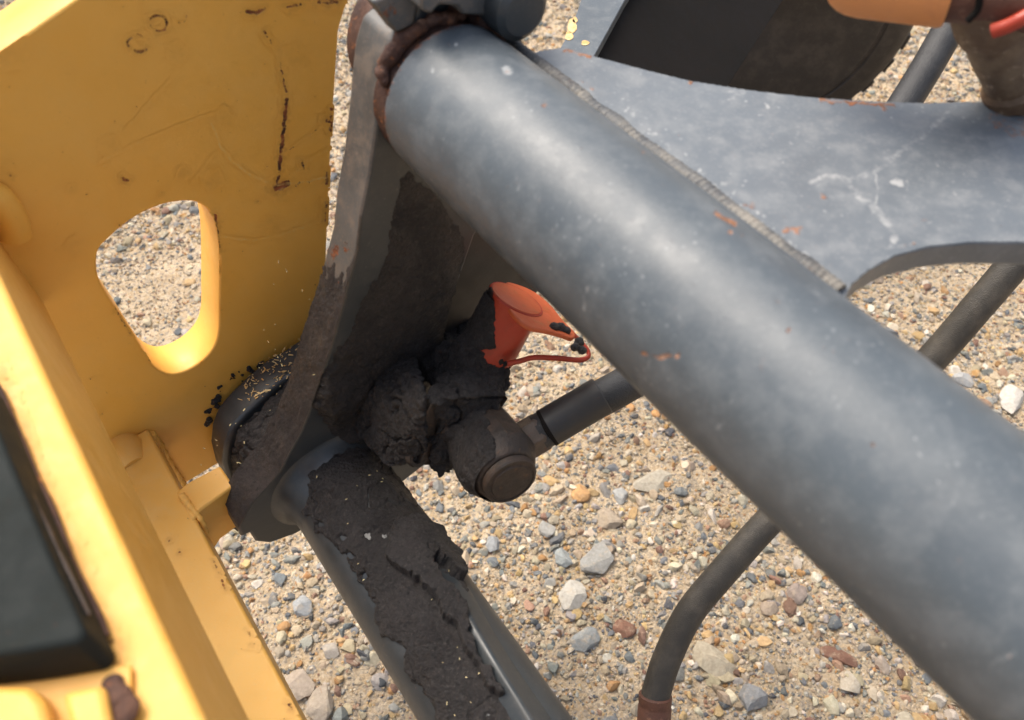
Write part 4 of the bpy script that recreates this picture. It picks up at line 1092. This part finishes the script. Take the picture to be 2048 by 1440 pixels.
# ------------------------------------------------------------------ black box beam behind
WBm = -0.52
beam = empty('box_beam', pw(1250, 60, WBm), 'black box beam with grey chipped top edge behind the gusset plate', 'beam')
t4 = [(1178, -60), (1286, -60), (1250, 0), (1188, 112), (1150, 180), (1060, 180), (1118, 100), (1140, 66), (1160, 0)]
T4 = [pw(x, y, WBm) for x, y in ((1190, -80), (1300, -80), (1250, 0), (1188, 112), (1140, 200), (1055, 200), (1118, 100), (1141, 60))]
prism('top_flange', T4, (0, 0, -.012), GREY, beam, bev=.001)
g1 = [pw(1300, -80, WBm - .0125), pw(1250, 0, WBm - .0125), pw(1188, 112, WBm - .0125), pw(1140, 200, WBm - .0125)]
WB2 = WBm - .12
g2 = [pw(1400, 260, WB2), pw(1455, 172, WB2), pw(1565, 0, WB2), pw(1630, -100, WB2)]
nb = np.cross(g1[1] - g1[0], g2[0] - g1[0]); nb /= np.linalg.norm(nb)
if nb[2] > 0: nb = -nb
prism('web_plate', g1 + g2, nb * .01, BLACKP, beam, bev=.001)
for (x, y, sx, sy) in ((1144, 52, 9, 15), (1138, 72, 8, 9), (1170, 86, 8, 5), (1150, 40, 5, 6)):
    pts = [pw(x + sx * math.cos(t) * (1 + .2 * math.sin(3 * t + x)), y + sy * math.sin(t), WBm + .0002) for t in np.linspace(0, 2 * math.pi, 14)[:-1]]
    prism('bare_chip', pts, (0, 0, .0004), CHIP, beam, bev=0)

# ------------------------------------------------------------------ tyre
tc = pw(1440, 225, -CAMH + .01)
tw = to_world(tc)
tyre = bpy.data.objects.new('tyre', None); S.collection.objects.link(tyre); tyre.location = Vector(tw)
tyre['label'] = 'dirty black rubber tyre standing on the gravel behind the black beam'; tyre['category'] = 'tyre'
RTY = 0.32
prof = [(.09, .03), (.118, .12), (.125, .215), (.127, .25), (.1245, .252), (.1245, .256), (.128, .258), (.128, .285), (.118, .304), (.10, .316), (.06, .320), (0, .322), (-.06, .320), (-.10, .316), (-.118, .304), (-.13, .28), (-.13, .22), (-.12, .19)]
n = 120; vs = []; fs = []
yaw = R(-8)
for i in range(n):
    a_ = 2 * math.pi * i / n
    for s, r in prof:
        vs.append((r * math.cos(a_), -s, RTY + r * math.sin(a_)))
m_ = len(prof)
for i in range(n):
    for k in range(m_ - 1):
        a0, a1 = i * m_ + k, ((i + 1) % n) * m_ + k
        fs.append((a0, a0 + 1, a1 + 1, a1))
me = raw(vs, fs); auto_smooth(me, 50)
o = link('carcass', me, TYRE, tyre, world=True)
tyre.rotation_euler = (0, 0, yaw)
# tread lugs
lug = bmesh.new(); bmesh.ops.create_cube(lug, size=1, matrix=Matrix.Diagonal((.03, .20, .006, 1)))
lme = bpy.data.meshes.new('tread'); lug.to_mesh(lme); lug.free(); lme.materials.append(TYRE)
for i in range(36):
    a_ = 2 * math.pi * i / 36
    l = bpy.data.objects.new('tread_block', lme); S.collection.objects.link(l); l.parent = tyre
    l.location = (.3190 * math.cos(a_), 0, RTY + .3190 * math.sin(a_)); l.rotation_euler = (0, -(a_ - math.pi / 2), 0)
# rim disc
rm = bmesh.new(); bmesh.ops.create_cone(rm, cap_ends=True, segments=48, radius1=.05, radius2=.05, depth=.16, matrix=Matrix.Translation((0, 0, RTY)) @ Matrix.Rotation(R(90), 4, 'X'))
rme = bpy.data.meshes.new('rim'); rm.to_mesh(rme); rm.free(); link('rim', rme, BLACKP, tyre, world=True)

# ------------------------------------------------------------------ wood chips and straw
def chips(name, label, pts, nrm, mat, smin, smax, seed):
    g = np.random.default_rng(seed); vs = []; fs = []
    for p, nn in zip(pts, nrm):
        x, y, z = frame_of(nn); a_ = g.uniform(0, 6.28); t1 = x * math.cos(a_) + y * math.sin(a_); t2 = np.cross(z, t1)
        t1 = t1 + z * g.normal(0, .35); L = g.uniform(smin, smax); wd = L * g.uniform(.18, .5); th_ = .0004
        k = len(vs)
        for (s, t) in ((-L, -wd * .6), (L * .8, -wd), (L, wd * .7), (-L * .7, wd)):
            vs.append(p + t1 * s + t2 * t + z * .0008); 
        for (s, t) in ((-L, -wd * .6), (L * .8, -wd), (L, wd * .7), (-L * .7, wd)):
            vs.append(p + t1 * s + t2 * t + z * (.0008 + th_))
        fs += [(k + 4, k + 5, k + 6, k + 7), (k + 3, k + 2, k + 1, k), (k, k + 1, k + 5, k + 4), (k + 1, k + 2, k + 6, k + 5), (k + 2, k + 3, k + 7, k + 6), (k + 3, k, k + 4, k + 7)]
    o = link(name, raw(to_world(np.array(vs)), fs, False), mat); tag(o, label, 'wood chips', None, 'stuff')
P, N = strip_surface(lug_px[1:12], U_LUG, U_LUG + T_LUG, .001, 20)
Q = project(P); sel = in_poly(Q, [(500, 740), (560, 690), (640, 640), (655, 700), (590, 750), (520, 800), (480, 800)])
ii = np.argwhere(sel); g = np.random.default_rng(4); ii = ii[g.choice(len(ii), min(150, len(ii)), replace=False)]
chips('wood_chips', 'pale wood chips strewn on the rounded top of the rear lug', [P[a, b] for a, b in ii], [N[a, b] for a, b in ii], CHIP, .0006, .0024, 5)
P, N = strip_surface([p for p in edge_px if p[1] > 640], U_LINK + .004, U_LUG, .001, 20)
ii = np.argwhere(np.ones(P.shape[:2], bool)); ii = ii[g.choice(len(ii), 60, replace=False)]
chips('wood_chips', 'tiny straw bits caught in the dirt beside the link plate', [P[a, b] + N[a, b] * .004 for a, b in ii], [N[a, b] for a, b in ii], STRAW, .0004, .0015, 6)
P, N = tube_grid(LOW_C, RT + .0045, 0.05, U_LINK - 0.004, 0.002, 120, 40, 140)
Q = project(P); sel = sdf(Q, crust) > 10
ii = np.argwhere(sel); ii = ii[g.choice(len(ii), 24, replace=False)]
chips('wood_chips', 'few tiny straw bits on the dirt crust of the lower tube', [P[a, b] + np.array([g.normal(0, .002), g.normal(0, .001), 0]) for a, b in ii], [N[a, b] for a, b in ii], STRAW, .0004, .0014, 7)
print('stones', n1, n2, n3)
